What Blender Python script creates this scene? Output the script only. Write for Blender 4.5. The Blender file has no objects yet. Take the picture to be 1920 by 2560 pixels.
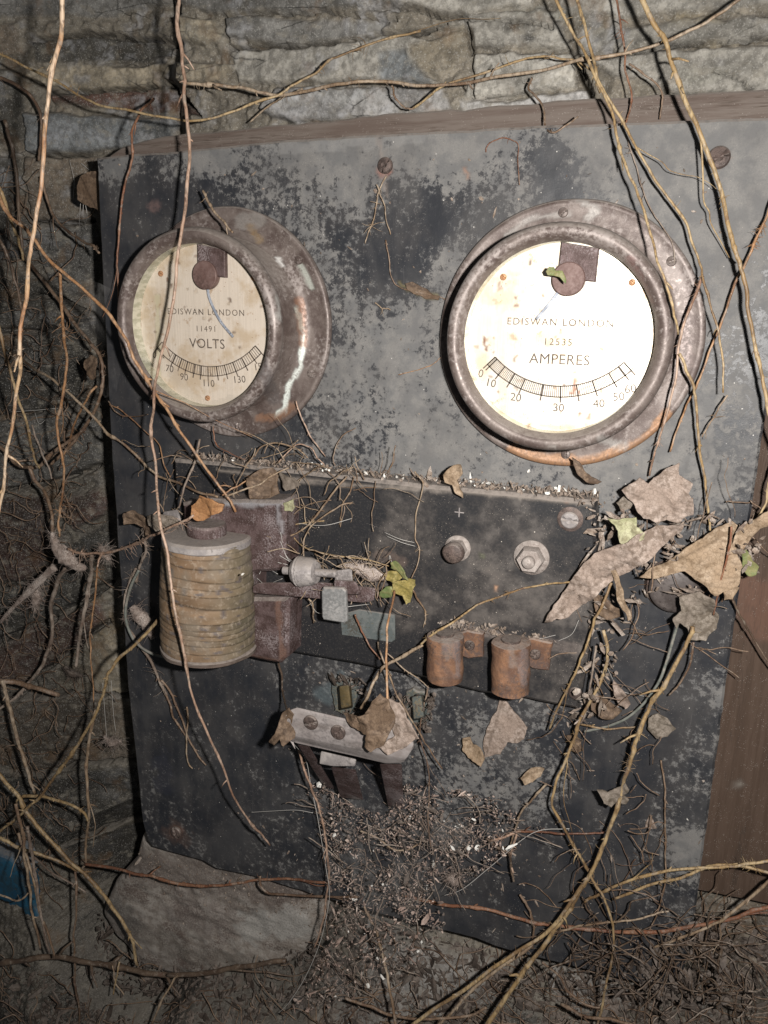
import bpy, bmesh, math, random
import numpy as np
from mathutils import Vector, Matrix, geometry
random.seed(7); rng = np.random.default_rng(7)
SC = bpy.context.scene
COL = SC.collection
# ------------------------------------------------------------ camera, light, exposure
# board frame: x right, y up, h out of the slate panel, unit 0.1 m; world = (x, -h, y)
ZB = 1.60
FPX = 1931.98
CB = np.array([5.14326, -1.2327, 6.23622])
RB = np.array([[0.9372, -0.1068, 0.3321], [0.0171, 0.9649, 0.2621], [-0.3484, -0.24, 0.9061]])
K = 1920 / 1659.0
def W(x, y, h): return Vector((x * .1, -h * .1, y * .1 + ZB))
def vdir(v): return Vector((v[0], -v[2], v[1]))
cam_d = bpy.data.cameras.new('camera'); cam = bpy.data.objects.new('camera', cam_d); COL.objects.link(cam)
M = Matrix.Identity(4)
for c in range(3):
    d = vdir(RB[:, c]).normalized()
    for r in range(3): M[r][c] = d[r]
M.translation = W(*CB)
cam.matrix_world = M
cam_d.sensor_fit = 'VERTICAL'; cam_d.sensor_height = 36; cam_d.lens = FPX / 2560 * 36
cam_d.clip_start = .01; cam_d.clip_end = 50
SC.camera = cam
world = bpy.data.worlds.new('World'); SC.world = world; world.use_nodes = True
world.node_tree.nodes['Background'].inputs[0].default_value = (.9, .95, 1, 1)
world.node_tree.nodes['Background'].inputs[1].default_value = .05
fl = bpy.data.lights.new('camera_flash', 'AREA'); fl.shape = 'RECTANGLE'; fl.size = .017; fl.size_y = .011
fl.energy = 9.0; fl.color = (1.0, .965, .92)
flo = bpy.data.objects.new('camera_flash', fl); COL.objects.link(flo)
FB = CB + RB @ np.array([.62, .16, 0.05])
aim = np.array([2.6, -3.0, 0.0])
zz = (W(*FB) - W(*aim)).normalized()
flo.matrix_world = Matrix.Translation(W(*FB)) @ zz.to_track_quat('Z', 'Y').to_matrix().to_4x4()
SC.view_settings.view_transform = 'Standard'; SC.view_settings.look = 'None'
SC.view_settings.exposure = 0; SC.view_settings.gamma = 1; SC.view_settings.use_curve_mapping = False
SC.cycles.max_bounces = 5; SC.cycles.transparent_max_bounces = 24

# ------------------------------------------------------------ geometry helpers
def U(dx, dy, h=0.0):
    """point of the board frame seen at place (dx, dy) of the photograph, h in front of the panel"""
    d = RB @ np.array([(dx * K - 960) / FPX, -(dy * K - 1280) / FPX, -1.0])
    return CB + d * (h - CB[2]) / d[2]
def PX(P):
    d = (np.asarray(P, float) - CB) @ RB
    return np.stack([(960 + FPX * d[..., 0] / -d[..., 2]) / K, (1280 - FPX * d[..., 1] / -d[..., 2]) / K], -1)
def depth(P): return float(-((np.asarray(P) - CB) @ RB)[2])
def hash3(ix, iy, iz, s):
    n = (ix * 374761393 + iy * 668265263 + iz * 2147483647 + s * 974634777) & 0xffffffff
    n = ((n ^ (n >> 13)) * 1274126177) & 0xffffffff
    n = ((n ^ (n >> 16)) * 2246822519) & 0xffffffff
    return ((n ^ (n >> 15)) & 0xffff) / 65535.0
def vnoise(x, y, z=0.0, s=0):
    x = np.asarray(x, float); y = np.asarray(y, float); z = np.zeros_like(x) + z
    ix, iy, iz = np.floor(x).astype(np.int64), np.floor(y).astype(np.int64), np.floor(z).astype(np.int64)
    fx, fy, fz = x - ix, y - iy, z - iz
    fx, fy, fz = [f * f * (3 - 2 * f) for f in (fx, fy, fz)]
    r = 0
    for a in (0, 1):
        for b in (0, 1):
            for c in (0, 1):
                r = r + hash3(ix + a, iy + b, iz + c, s) * (fx if a else 1 - fx) * (fy if b else 1 - fy) * (fz if c else 1 - fz)
    return r
def fbm(x, y, z=0.0, s=0, o=4):
    r = 0; a = .5; t = 0
    for k in range(o):
        r = r + a * vnoise(np.asarray(x) * 2**k, np.asarray(y) * 2**k, np.asarray(z) * 2**k, s + k); t += a; a *= .5
    return r / t
def base_of(o):
    v = Vector()
    while o is not None: v = v + o.location; o = o.parent
    return v
def link_mesh(name, verts, faces, mat, parent=None, smooth=True, board=True):
    v = np.asarray(verts, float).reshape(-1, 3)
    if board: v = np.stack([v[:, 0] * .1, -v[:, 2] * .1, v[:, 1] * .1 + ZB], 1)
    if parent is not None: v = v - np.array(base_of(parent))
    me = bpy.data.meshes.new(name)
    me.from_pydata(v.tolist(), [], [tuple(int(i) for i in f) for f in faces])
    me.update()
    bm = bmesh.new(); bm.from_mesh(me)
    bmesh.ops.recalc_face_normals(bm, faces=bm.faces)
    bm.to_mesh(me); bm.free()
    if smooth: me.polygons.foreach_set('use_smooth', [True] * len(me.polygons))
    if mat: me.materials.append(mat)
    o = bpy.data.objects.new(name, me); COL.objects.link(o)
    if parent is not None: o.parent = parent
    return o
def tag(o, label, cat, group=None, kind=None):
    if label: o['label'] = label
    if cat: o['category'] = cat
    if group: o['group'] = group
    if kind: o['kind'] = kind
    return o
def thing(name, base, label, cat, group=None):
    o = bpy.data.objects.new(name, None); COL.objects.link(o)
    o.location = W(*base); o.empty_display_size = .02
    return tag(o, label, cat, group)
class MB:
    def __init__(s): s.v = []; s.f = []
    def add(s, v, f):
        n = len(s.v); s.v += [tuple(map(float, p)) for p in v]; s.f += [tuple(i + n for i in q) for q in f]
    def build(s, name, mat, parent=None, smooth=True): return link_mesh(name, s.v, s.f, mat, parent, smooth)
def tube(mb, P, R, seg=8, cap=True, ell=1.0):
    P = np.asarray(P, float); n = len(P)
    T = np.gradient(P, axis=0); T /= np.linalg.norm(T, axis=1)[:, None] + 1e-9
    u = np.cross(T[0], [0.3, 0.2, 1.0]); u /= np.linalg.norm(u) + 1e-9
    v = []
    R = np.zeros(n) + R
    for i in range(n):
        u = u - T[i] * u.dot(T[i]); u /= np.linalg.norm(u) + 1e-9
        w = np.cross(T[i], u)
        for k in range(seg):
            a = 2 * math.pi * k / seg
            v.append(P[i] + R[i] * (math.cos(a) * u + ell * math.sin(a) * w))
    f = [(i * seg + k, i * seg + (k + 1) % seg, (i + 1) * seg + (k + 1) % seg, (i + 1) * seg + k) for i in range(n - 1) for k in range(seg)]
    if cap: f += [tuple(range(seg))[::-1], tuple((n - 1) * seg + k for k in range(seg))]
    mb.add(v, f)
def crom(P, per=8):
    P = np.asarray(P, float)
    if len(P) < 3:
        t = np.linspace(0, 1, per + 1)[:, None]; return P[0] * (1 - t) + P[-1] * t
    Q = np.vstack([2 * P[0] - P[1], P, 2 * P[-1] - P[-2]]); out = []
    for i in range(1, len(Q) - 2):
        for t in np.arange(per) / per:
            a, b, c, d = Q[i - 1], Q[i], Q[i + 1], Q[i + 2]
            out.append(.5 * (2 * b + (c - a) * t + (2 * a - 5 * b + 4 * c - d) * t * t + (3 * b - a - 3 * c + d) * t**3))
    out.append(Q[-2]); return np.array(out)
def lathe(name, cx, cy, prof, mat, parent=None, seg=96, wob=0.0, arc=None, seed=0):
    """solid of revolution about an axis standing out of the panel; prof = [(r, h)]"""
    p2 = [prof[0]]
    for q in prof[1:]:
        m = max(1, int(math.hypot(q[0] - p2[-1][0], q[1] - p2[-1][1]) / .022)) if seg > 100 else 1
        p0 = p2[-1]; p2 += [(p0[0] + (q[0] - p0[0]) * k / m, p0[1] + (q[1] - p0[1]) * k / m) for k in range(1, m + 1)]
    prof = p2
    mb = MB(); v = []; n = len(prof)
    for i, (r, h) in enumerate(prof):
        for k in range(seg):
            a = 2 * math.pi * k / seg
            w = 1 + (wob * (float(vnoise(math.cos(a) * 2 + seed, math.sin(a) * 2, h * 5, 3)) + .5 * float(vnoise(math.cos(a) * 9 + seed, math.sin(a) * 9, h * 20, 4)) - .75) if wob else 0)
            v.append((cx + r * w * math.cos(a), cy + r * w * math.sin(a), h))
    f = [(i * seg + k, i * seg + (k + 1) % seg, (i + 1) * seg + (k + 1) % seg, (i + 1) * seg + k) for i in range(n - 1) for k in range(seg)]
    if prof[0][0] > 1e-4: pass
    mb.add(v, f)
    return mb.build(name, mat, parent)
def inside(px, py, poly):
    poly = np.asarray(poly); r = np.zeros(np.shape(px), bool); n = len(poly)
    for i in range(n):
        x1, y1 = poly[i]; x2, y2 = poly[(i + 1) % n]
        if y1 == y2: continue
        r ^= ((y1 > py) != (y2 > py)) & (px < (x2 - x1) * (py - y1) / (y2 - y1) + x1)
    return r
def segdist(px, py, poly, closed=True):
    poly = np.asarray(poly, float); d = np.full(np.shape(px), 1e9); n = len(poly)
    for i in range(n if closed else n - 1):
        a = poly[i]; b = poly[(i + 1) % n]; e = b - a
        t = np.clip(((px - a[0]) * e[0] + (py - a[1]) * e[1]) / (e @ e + 1e-12), 0, 1)
        d = np.minimum(d, np.hypot(px - a[0] - t * e[0], py - a[1] - t * e[1]))
    return d
def dens(poly, step):
    poly = np.asarray(poly, float); out = []
    for i in range(len(poly)):
        a, b = poly[i], poly[(i + 1) % len(poly)]
        m = max(1, int(np.linalg.norm(b - a) / step))
        out += [a + (b - a) * k / m for k in range(m)]
    return np.array(out)
def inset(poly, d):
    c = []; n = len(poly)
    area = sum(poly[i][0] * poly[(i + 1) % n][1] - poly[(i + 1) % n][0] * poly[i][1] for i in range(n))
    s = 1 if area > 0 else -1
    for i in range(n):
        e = poly[(i + 1) % n] - poly[i - 1]; e = e / (np.linalg.norm(e) + 1e-9)
        c.append(poly[i] + d * s * np.array([-e[1], e[0]]))
    return np.array(c)
def slab(name, poly, h0, h1, mat, parent=None, step=.08, bev=.015, rough=0.0, hf=None, wob=0.0, seed=1, smooth=True):
    """plate with the outline poly (board x, y), back at h0, front at h1, bevelled front edge"""
    poly = dens(poly, step)
    if wob:
        poly = poly + wob * (np.stack([fbm(poly[:, 0] * 8, poly[:, 1] * 8, 0, seed), fbm(poly[:, 0] * 8, poly[:, 1] * 8, 5, seed + 9)], 1) - .5) * 2
    inn = inset(poly, bev)
    x0, y0 = poly.min(0); x1, y1 = poly.max(0)
    gx, gy = np.meshgrid(np.arange(x0, x1, step), np.arange(y0, y1, step)); gx = gx.ravel(); gy = gy.ravel()
    gx = gx + step * .25 * (rng.random(gx.shape) - .5); gy = gy + step * .25 * (rng.random(gy.shape) - .5)
    ok = inside(gx, gy, inn) & (segdist(gx, gy, inn) > step * .5)
    pts = [Vector(p) for p in inn] + [Vector((a, b)) for a, b in zip(gx[ok], gy[ok])]
    n = len(inn)
    r = geometry.delaunay_2d_cdt(pts, [], [list(range(n))], 1, 1e-6)
    vx = np.array([tuple(p) for p in r[0]]); F = [tuple(f) for f in r[2]]
    orig = {}
    for k, ids in enumerate(r[3]):
        for i in ids: orig[i] = k
    H = lambda x, y: h1 + (hf(x, y) if hf else 0) + rough * (fbm(x * 3, y * 3, 0, seed) - .5)
    hv = H(vx[:, 0], vx[:, 1])
    V = [(a, b, c) for (a, b), c in zip(vx, hv)]
    m = len(V)
    hb = H(poly[:, 0], poly[:, 1]) - bev
    V += [(a, b, c) for (a, b), c in zip(poly, hb)]
    low = h0 if hf is None else None
    V += [(a, b, (h0 if hf is None else c - (h1 - h0))) for (a, b), c in zip(poly, hb)]
    for k in range(n):
        a, b = orig.get(k, k), orig.get((k + 1) % n, (k + 1) % n)
        F.append((a, b, m + (k + 1) % n, m + k)); F.append((m + k, m + (k + 1) % n, m + n + (k + 1) % n, m + n + k))
    F.append(tuple(m + n + k for k in range(n)))
    F = [f for f in F if len(set(f)) == len(f)]
    o = link_mesh(name, V, F, mat, parent, smooth)
    if smooth: sharp(o)
    return o
def sharp(o, ang=40):
    me = o.data; bm = bmesh.new(); bm.from_mesh(me)
    for e in bm.edges:
        if len(e.link_faces) == 2 and e.calc_face_angle(0) > math.radians(ang): e.smooth = False
    bm.to_mesh(me); bm.free()
def dslab(name, dpoly, h0, h1, mat, parent=None, **k):
    return slab(name, np.array([U(x, y, h1)[:2] for x, y in dpoly]), h0, h1, mat, parent, **k)
def hull(name, pts, mat, parent=None, bev=.02):
    """convex body through points (dx, dy, h)"""
    bm = bmesh.new()
    off = base_of(parent)
    for x, y, h in pts: bm.verts.new(W(*U(x, y, h)) - off)
    r = bmesh.ops.convex_hull(bm, input=bm.verts)
    bmesh.ops.delete(bm, geom=[g for g in r['geom_interior'] if isinstance(g, bmesh.types.BMVert)], context='VERTS')
    bmesh.ops.dissolve_limit(bm, angle_limit=.12, verts=bm.verts, edges=bm.edges)
    bmesh.ops.bevel(bm, geom=bm.edges[:], offset=bev * .1, segments=2, affect='EDGES', profile=.6)
    bmesh.ops.triangulate(bm, faces=bm.faces[:])
    bmesh.ops.subdivide_edges(bm, edges=bm.edges[:], cuts=2, use_grid_fill=True)
    for v in bm.verts:
        c = v.co * 60
        v.co += v.normal * .0006 * (float(fbm(c.x, c.y, c.z, 5)) - .5)
    me = bpy.data.meshes.new(name); bm.to_mesh(me); bm.free()
    me.materials.append(mat); o = bpy.data.objects.new(name, me); COL.objects.link(o)
    me.polygons.foreach_set('use_smooth', [True] * len(me.polygons)); sharp(o, 35)
    if parent: o.parent = parent
    return o
def wcoords(o):
    n = len(o.data.vertices); a = np.empty(n * 3); o.data.vertices.foreach_get('co', a); a = a.reshape(-1, 3) + np.array(base_of(o))
    return np.stack([a[:, 0] * 10, (a[:, 2] - ZB) * 10, -a[:, 1] * 10], 1)
def paint(o, strokes, base=None):
    """stains, with some shade and highlights put into the surface colour: strokes = (points as (dx, dy), radius, colour, strength, wobble)"""
    B = wcoords(o); D = PX(B); n = len(D)
    C = np.zeros((n, 4)) if base is None else base.copy()
    for k, (pts, rad, col, st) in enumerate(strokes):
        nx = fbm(B[:, 0] * 9, B[:, 1] * 9, B[:, 2] * 9, 40 + k) - .5
        d = segdist(D[:, 0], D[:, 1], pts, False) if len(pts) > 1 else np.hypot(D[:, 0] - pts[0][0], D[:, 1] - pts[0][1])
        w = np.clip((rad - d + nx * rad * 1.6) / (rad * .35), 0, 1) * st
        for c in range(3): C[:, c] = np.where(w > 0, C[:, c] * (1 - w) * (C[:, 3] > 0) + col[c] * np.where(C[:, 3] > 0, w, 1), C[:, c])
        C[:, 3] = np.maximum(C[:, 3], w)
    at = o.data.color_attributes.get('Tint') or o.data.color_attributes.new('Tint', 'FLOAT_COLOR', 'POINT')
    at.data.foreach_set('color', C.ravel().astype(np.float32))
def fattr(o, name, vals):
    at = o.data.attributes.new(name, 'FLOAT', 'POINT'); at.data.foreach_set('value', np.asarray(vals, np.float32))
def idw(D, samples, p=3.0):
    S = np.array(samples, float); num = 0; den = 0
    for x, y, v in S:
        w = 1 / (((D[:, 0] - x)**2 + (D[:, 1] - y)**2) + 900)**(p / 2); num = num + w * v; den = den + w
    return num / den

# ------------------------------------------------------------ materials
class NT:
    def __init__(s, name):
        s.m = bpy.data.materials.new(name); s.m.use_nodes = True; s.t = s.m.node_tree
        s.b = s.t.nodes['Principled BSDF']; s.out = s.t.nodes['Material Output']
        s.tc = s.n('ShaderNodeTexCoord').outputs['Object']
        s.geo = s.n('ShaderNodeNewGeometry')
        s.P = s.geo.outputs['Position']
    def n(s, t, **k):
        x = s.t.nodes.new(t)
        for a, b in k.items(): setattr(x, a, b)
        return x
    def set(s, sock, v):
        if isinstance(v, bpy.types.NodeSocket): s.t.links.new(v, sock)
        elif isinstance(v, (tuple, list)) and len(v) == 3 and sock.type == 'RGBA': sock.default_value = (*v, 1)
        else: sock.default_value = v
    def noise(s, scale, detail=5, rough=.6, vec=None, out='Fac', dist=0.0):
        x = s.n('ShaderNodeTexNoise'); s.set(x.inputs['Vector'], vec if vec is not None else s.P)
        x.inputs['Scale'].default_value = scale; x.inputs['Detail'].default_value = detail; x.inputs['Roughness'].default_value = rough
        x.inputs['Distortion'].default_value = dist
        return x.outputs[out]
    def vor(s, scale, vec=None, feat='F1', out='Distance', rand=1.0):
        x = s.n('ShaderNodeTexVoronoi', feature=feat); s.set(x.inputs['Vector'], vec if vec is not None else s.P)
        x.inputs['Scale'].default_value = scale; x.inputs['Randomness'].default_value = rand
        return x.outputs[out]
    def stretch(s, sc, rot=(0, 0, 0), vec=None):
        x = s.n('ShaderNodeMapping'); s.set(x.inputs['Vector'], vec if vec is not None else s.P)
        x.inputs['Scale'].default_value = sc; x.inputs['Rotation'].default_value = rot
        return x.outputs[0]
    def math(s, op, a, b=0.0, c=None, clamp=False):
        x = s.n('ShaderNodeMath', operation=op, use_clamp=clamp); s.set(x.inputs[0], a); s.set(x.inputs[1], b)
        if c is not None: s.set(x.inputs[2], c)
        return x.outputs[0]
    def ss(s, v, lo, hi, a=0.0, b=1.0):
        x = s.n('ShaderNodeMapRange', interpolation_type='SMOOTHSTEP'); s.set(x.inputs['Value'], v)
        for nme, q in (('From Min', lo), ('From Max', hi), ('To Min', a), ('To Max', b)): s.set(x.inputs[nme], q)
        return x.outputs[0]
    def mix(s, f, a, b, blend='MIX'):
        x = s.n('ShaderNodeMix', data_type='RGBA', blend_type=blend); s.set(x.inputs[0], f); s.set(x.inputs[6], a); s.set(x.inputs[7], b)
        return x.outputs[2]
    def attr(s, name, out='Fac'):
        x = s.n('ShaderNodeAttribute', attribute_name=name); return x.outputs[out]
    def bump(s, h, strength=.4, dist=.001, prev=None):
        x = s.n('ShaderNodeBump'); x.inputs['Strength'].default_value = strength; x.inputs['Distance'].default_value = dist
        s.set(x.inputs['Height'], h)
        if prev is not None: s.set(x.inputs['Normal'], prev)
        return x.outputs[0]
    def fin(s, col, rough, metal=0.0, normal=None, spec=None):
        s.set(s.b.inputs['Base Color'], col); s.set(s.b.inputs['Roughness'], rough); s.set(s.b.inputs['Metallic'], metal)
        if normal is not None: s.set(s.b.inputs['Normal'], normal)
        if spec is not None: s.set(s.b.inputs['Specular IOR Level'], spec)
        return s.m
def settle(t, col, amt, dustcol=(.27, .235, .21), lo=.25, hi=.8):
    """dust settled on faces that look up"""
    x = t.n('ShaderNodeSeparateXYZ'); t.set(x.inputs[0], t.geo.outputs['True Normal'])
    f = t.math('MULTIPLY', t.ss(x.outputs['Z'], lo, hi), t.ss(t.noise(260, 4), .3, .6, .5, 1.0))
    return t.mix(t.math('MULTIPLY', f, amt), col, dustcol)
def aged(name, cols, scale=60, rough=.75, metal=0.0, bump=.5, bd=.0008, speck=.25, speckcol=(.5, .46, .42), tint=False, dust=.6, spec=.35, stretch=None, contrast=1.0):
    t = NT(name)
    vec = t.stretch(stretch) if stretch else t.P
    n1 = t.noise(scale, 7, .65, vec); n2 = t.noise(scale * 5.3, 5, .6, vec); n3 = t.noise(scale * .3, 3, .5, vec)
    w = .11 / contrast
    c = t.mix(t.ss(n1, .5 - w, .5 + w), cols[0], cols[1])
    c = t.mix(t.ss(t.math('MULTIPLY_ADD', n2, .5, t.math('MULTIPLY', n3, .5)), .5, .62), c, cols[2])
    if tint:
        a = t.n('ShaderNodeAttribute', attribute_name='Tint')
        f = t.math('MULTIPLY', a.outputs['Alpha'], t.ss(n2, .3, .5, .35, 1.0))
        c = t.mix(f, c, t.mix(t.ss(n2, .4, .62), a.outputs['Color'], t.mix(.4, a.outputs['Color'], (.05, .045, .04))))
    if speck:
        v = t.vor(scale * 14); m = t.ss(t.noise(scale * 1.7, 3), .45, .62)
        c = t.mix(t.math('MULTIPLY', t.math('MULTIPLY', t.ss(v, .22, .12), m), speck), c, speckcol)
    if dust: c = settle(t, c, dust)
    h = t.math('ADD', n1, t.math('MULTIPLY', n2, .35))
    return t.fin(c, t.ss(n2, .3, .7, max(.05, rough - .12), min(1, rough + .1)), metal, t.bump(h, bump, bd), spec)
# ------------------------------------------------------------ materials used
def slate_mat(name='slate', tint=True):
    t = NT(name)
    dust = t.attr('Dust')
    n1 = t.noise(170, 10, .74); n2 = t.noise(30, 6, .6, t.stretch((1, 1, .7))); n3 = t.noise(900, 4, .6)
    s = t.math('ADD', t.math('MULTIPLY_ADD', n1, .85, t.math('MULTIPLY', n2, .45)), t.math('MULTIPLY_ADD', dust, .33, -.815))
    hard = t.ss(s, -.02, .028); soft = t.ss(s, -.10, .12)
    dark = t.mix(t.ss(n2, .4, .6), (.021, .0225, .027), (.034, .033, .035))
    grey = t.mix(t.ss(t.noise(60, 5, .6), .4, .6), (.125, .123, .122), (.175, .168, .16))
    grey = t.mix(t.math('MULTIPLY', t.ss(n3, .45, .65), .35), grey, (.10, .10, .10))
    fac = t.math('MULTIPLY_ADD', hard, .60, t.math('MULTIPLY', soft, .36))
    c = t.mix(fac, dark, grey)
    film = t.noise(16, 5, .6)
    c = t.mix(t.ss(film, .42, .66, 0, .35), c, (.095, .09, .087)); c = t.mix(t.math('MULTIPLY', t.ss(t.noise(22, 4, .6, t.stretch((2, 1, .4))), .5, .7), .13), c, (.14, .13, .12))
    if tint:
        a = t.n('ShaderNodeAttribute', attribute_name='Tint')
        c = t.mix(t.math('MULTIPLY', a.outputs['Alpha'], t.ss(n1, .3, .55, .3, 1)), c, a.outputs['Color'])
    # scratches and pale specks
    scr = t.noise(90, 3, .5, t.stretch((14, 1, .35), (0, .5, 0)))
    c = t.mix(t.math('MULTIPLY', t.ss(scr, .66, .74), .22), c, (.25, .24, .23))
    v = t.vor(620); c = t.mix(t.math('MULTIPLY', t.ss(v, .16, .06), t.ss(t.noise(60, 3), .48, .6)), c, (.32, .29, .26))
    v2 = t.vor(95); c = t.mix(t.ss(v2, .055, .03), c, (.45, .43, .4))
    c = settle(t, c, .8)
    rough = t.ss(s, -.05, .05, .42, .8)
    b = t.bump(t.math('MULTIPLY_ADD', n1, .6, t.math('MULTIPLY', n3, .25)), .35, .0006)
    b = t.bump(t.noise(14, 3, .5), .5, .004, b)
    return t.fin(c, rough, 0, b, .4)
MT = {}
MT['slate'] = slate_mat()
t = NT('plate_slate'); dd = t.attr('Dust'); n1 = t.noise(70, 8, .7); n2 = t.noise(24, 5, .6); n3 = t.noise(700, 4, .6)
s_ = t.math('ADD', t.math('MULTIPLY_ADD', n1, .5, t.math('MULTIPLY', n2, .5)), t.math('MULTIPLY_ADD', dd, .5, -.66))
c = t.mix(t.ss(s_, -.14, .16), (.019, .019, .021), (.095, .082, .073)); c = t.mix(t.math('MULTIPLY', t.ss(n3, .5, .68), .5), c, (.055, .05, .046))
v = t.vor(560); c = t.mix(t.math('MULTIPLY', t.ss(v, .17, .07), t.ss(t.noise(50, 3), .44, .58)), c, (.30, .26, .22))
v2 = t.vor(80); c = t.mix(t.ss(v2, .05, .03), c, (.42, .38, .33))
at = t.n('ShaderNodeAttribute', attribute_name='Tint'); c = t.mix(t.math('MULTIPLY', at.outputs['Alpha'], t.ss(n1, .3, .55, .3, 1)), c, at.outputs['Color'])
c = settle(t, c, .9); MT['plate'] = t.fin(c, t.ss(s_, -.05, .1, .38, .75), 0, t.bump(n1, .35, .0006), .45)
MT['brass'] = aged('patinated_brass', [(.085, .062, .055), (.155, .125, .112), (.25, .215, .20)], 60, .52, .25, .45, .0006, .35, tint=True, dust=.75, spec=.5)
MT['iron'] = aged('rusty_iron', [(.055, .034, .031), (.10, .068, .066), (.20, .165, .165)], 120, .6, .2, .8, .0012, .3, dust=.75, tint=True)
MT['rust'] = aged('orange_rust', [(.10, .052, .033), (.18, .095, .055), (.085, .055, .045)], 75, .85, 0, .9, .0012, .3, dust=.6, tint=True)
MT['pale_metal'] = aged('dusty_grey_metal', [(.22, .20, .195), (.33, .30, .285), (.15, .135, .13)], 80, .65, .1, .7, .001, .45, dust=.8, tint=True)
MT['zinc'] = aged('dusty_zinc_nut', [(.24, .205, .185), (.34, .30, .275), (.17, .135, .12)], 150, .7, .1, .8, .001, .5, dust=.5)
MT['screw'] = aged('tarnished_screw', [(.06, .045, .04), (.11, .08, .07), (.16, .12, .1)], 160, .6, .3, .8, .0008, .3)
MT['wood'] = aged('brown_board_wood', [(.095, .07, .058), (.13, .105, .09), (.065, .048, .038)], 42, .8, 0, .35, .0008, .35, stretch=(.25, 1, 4), tint=True)
MT['wood_v'] = aged('brown_plank_wood', [(.055, .034, .023), (.07, .045, .032), (.04, .027, .02)], 60, .8, 0, .25, .0008, .5, stretch=(4, 1, .25), tint=True)
MT['blue'] = aged('faded_blue_paint', [(.012, .062, .115), (.018, .085, .145), (.022, .055, .08)], 30, .55, 0, .3, .0008, .2, tint=True)
MT['marking'] = aged('dial_black', [(.05, .038, .03), (.10, .08, .065), (.17, .13, .10)], 300, .7, 0, .1, .0001, 0, dust=0)
MT['dirt'] = aged('dirt', [(.12, .085, .065), (.24, .19, .15), (.38, .33, .29)], 300, .9, 0, .6, .0006, .3, dust=.3)
MT['dirt_dark'] = aged('dirt_dark', [(.04, .03, .024), (.08, .06, .048), (.15, .12, .10)], 200, .9, 0, .6, .0006, .3, dust=.3)
MT['white'] = aged('chalky_flake', [(.6, .58, .54), (.72, .7, .66), (.5, .47, .42)], 200, .8, 0, .4, .0005, 0, dust=0)
MT['chaff'] = aged('web_chaff', [(.16, .11, .09), (.29, .21, .175), (.44, .36, .31)], 400, .85, 0, .4, .0005, 0, dust=0)
MT['husk'] = aged('pale_husk', [(.34, .25, .20), (.46, .36, .31), (.6, .52, .46)], 400, .8, 0, .4, .0005, 0, dust=0)
MT['web_lump'] = aged('web_lump', [(.16, .12, .10), (.28, .225, .195), (.42, .36, .32)], 200, .95, 0, 1.0, .002, .5, dust=.3)
MT['copper_green'] = aged('green_copper', [(.06, .072, .07), (.10, .115, .11), (.15, .125, .085)], 90, .7, .1, .6, .001, .3)
MT['wire'] = aged('grey_green_wire', [(.11, .12, .105), (.17, .175, .155), (.23, .21, .18)], 90, .7, 0, .5, .0006, .3)

def vine_mat(name, cols, rough=.5):
    t = NT(name)
    n1 = t.noise(55, 4, .6); n2 = t.noise(500, 4, .6, t.stretch((1, 1, .25))); n3 = t.noise(18, 3, .5)
    c = t.mix(t.ss(n1, .42, .58), cols[0], cols[1]); c = t.mix(t.ss(n3, .5, .66), c, cols[2])
    c = t.mix(t.math('MULTIPLY', t.ss(n2, .46, .62), .6), c, (.075, .048, .032)); c = t.mix(t.math('MULTIPLY', t.ss(t.noise(130, 5, .65), .54, .66), .5), c, (.30, .255, .21)); c = t.mix(t.math('MULTIPLY', t.ss(t.noise(85, 4), .6, .7), .6), c, (.10, .055, .04))
    v = t.vor(900); c = t.mix(t.math('MULTIPLY', t.ss(v, .2, .1), .4), c, (.62, .55, .46))
    return t.fin(c, rough, 0, t.bump(n2, .6, .0005), .35)
VM = {
 'pale': vine_mat('vine_pale_bark', [(.46, .31, .18), (.55, .42, .30), (.36, .19, .10)]),
 'gold': vine_mat('vine_gold_bark', [(.27, .18, .085), (.36, .265, .145), (.17, .105, .05)]),
 'orange': vine_mat('vine_orange_bark', [(.28, .145, .066), (.36, .215, .12), (.17, .085, .042)]),
 'tan': vine_mat('vine_tan_bark', [(.235, .165, .105), (.32, .25, .18), (.15, .095, .06)]),
 'pink': vine_mat('vine_pink_bark', [(.32, .205, .145), (.41, .29, .22), (.21, .12, .08)]),
 'red': vine_mat('vine_red_bark', [(.17, .07, .038), (.23, .115, .068), (.12, .05, .03)]),
 'brown': vine_mat('vine_brown_bark', [(.15, .095, .06), (.22, .155, .11), (.10, .06, .04)]),
 'dusty': vine_mat('vine_dusty_bark', [(.20, .155, .125), (.29, .24, .20), (.13, .095, .075)], .8),
 'dark': vine_mat('vine_dark_bark', [(.075, .05, .035), (.12, .085, .06), (.055, .038, .028)]),
}
def leaf_mat(name, cols, rough=.7):
    t = NT(name)
    n1 = t.noise(45, 6, .6); n2 = t.noise(260, 5, .6); 
    c = t.mix(t.ss(n1, .4, .6), cols[0], cols[1]); c = t.mix(t.math('MULTIPLY', t.ss(t.math('MULTIPLY_ADD', n2, .5, t.math('MULTIPLY', n1, .5)), .47, .60), .9), c, cols[2])
    vn = t.attr('Vein'); c = t.mix(t.math('MULTIPLY', vn, .8), c, tuple(q * .7 for q in cols[2])); c = t.mix(t.ss(t.vor(330, None, 'DISTANCE_TO_EDGE'), .10, .0, 0, .45), c, tuple(q * .7 for q in cols[2]))
    v = t.vor(420); c = t.mix(t.math('MULTIPLY', t.ss(v, .14, .07), .5), c, (.07, .05, .04))
    h = t.math('MULTIPLY_ADD', vn, .5, t.math('MULTIPLY_ADD', n1, 1.2, n2))
    return t.fin(c, rough, 0, t.bump(h, .6, .0009), .3)
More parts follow.
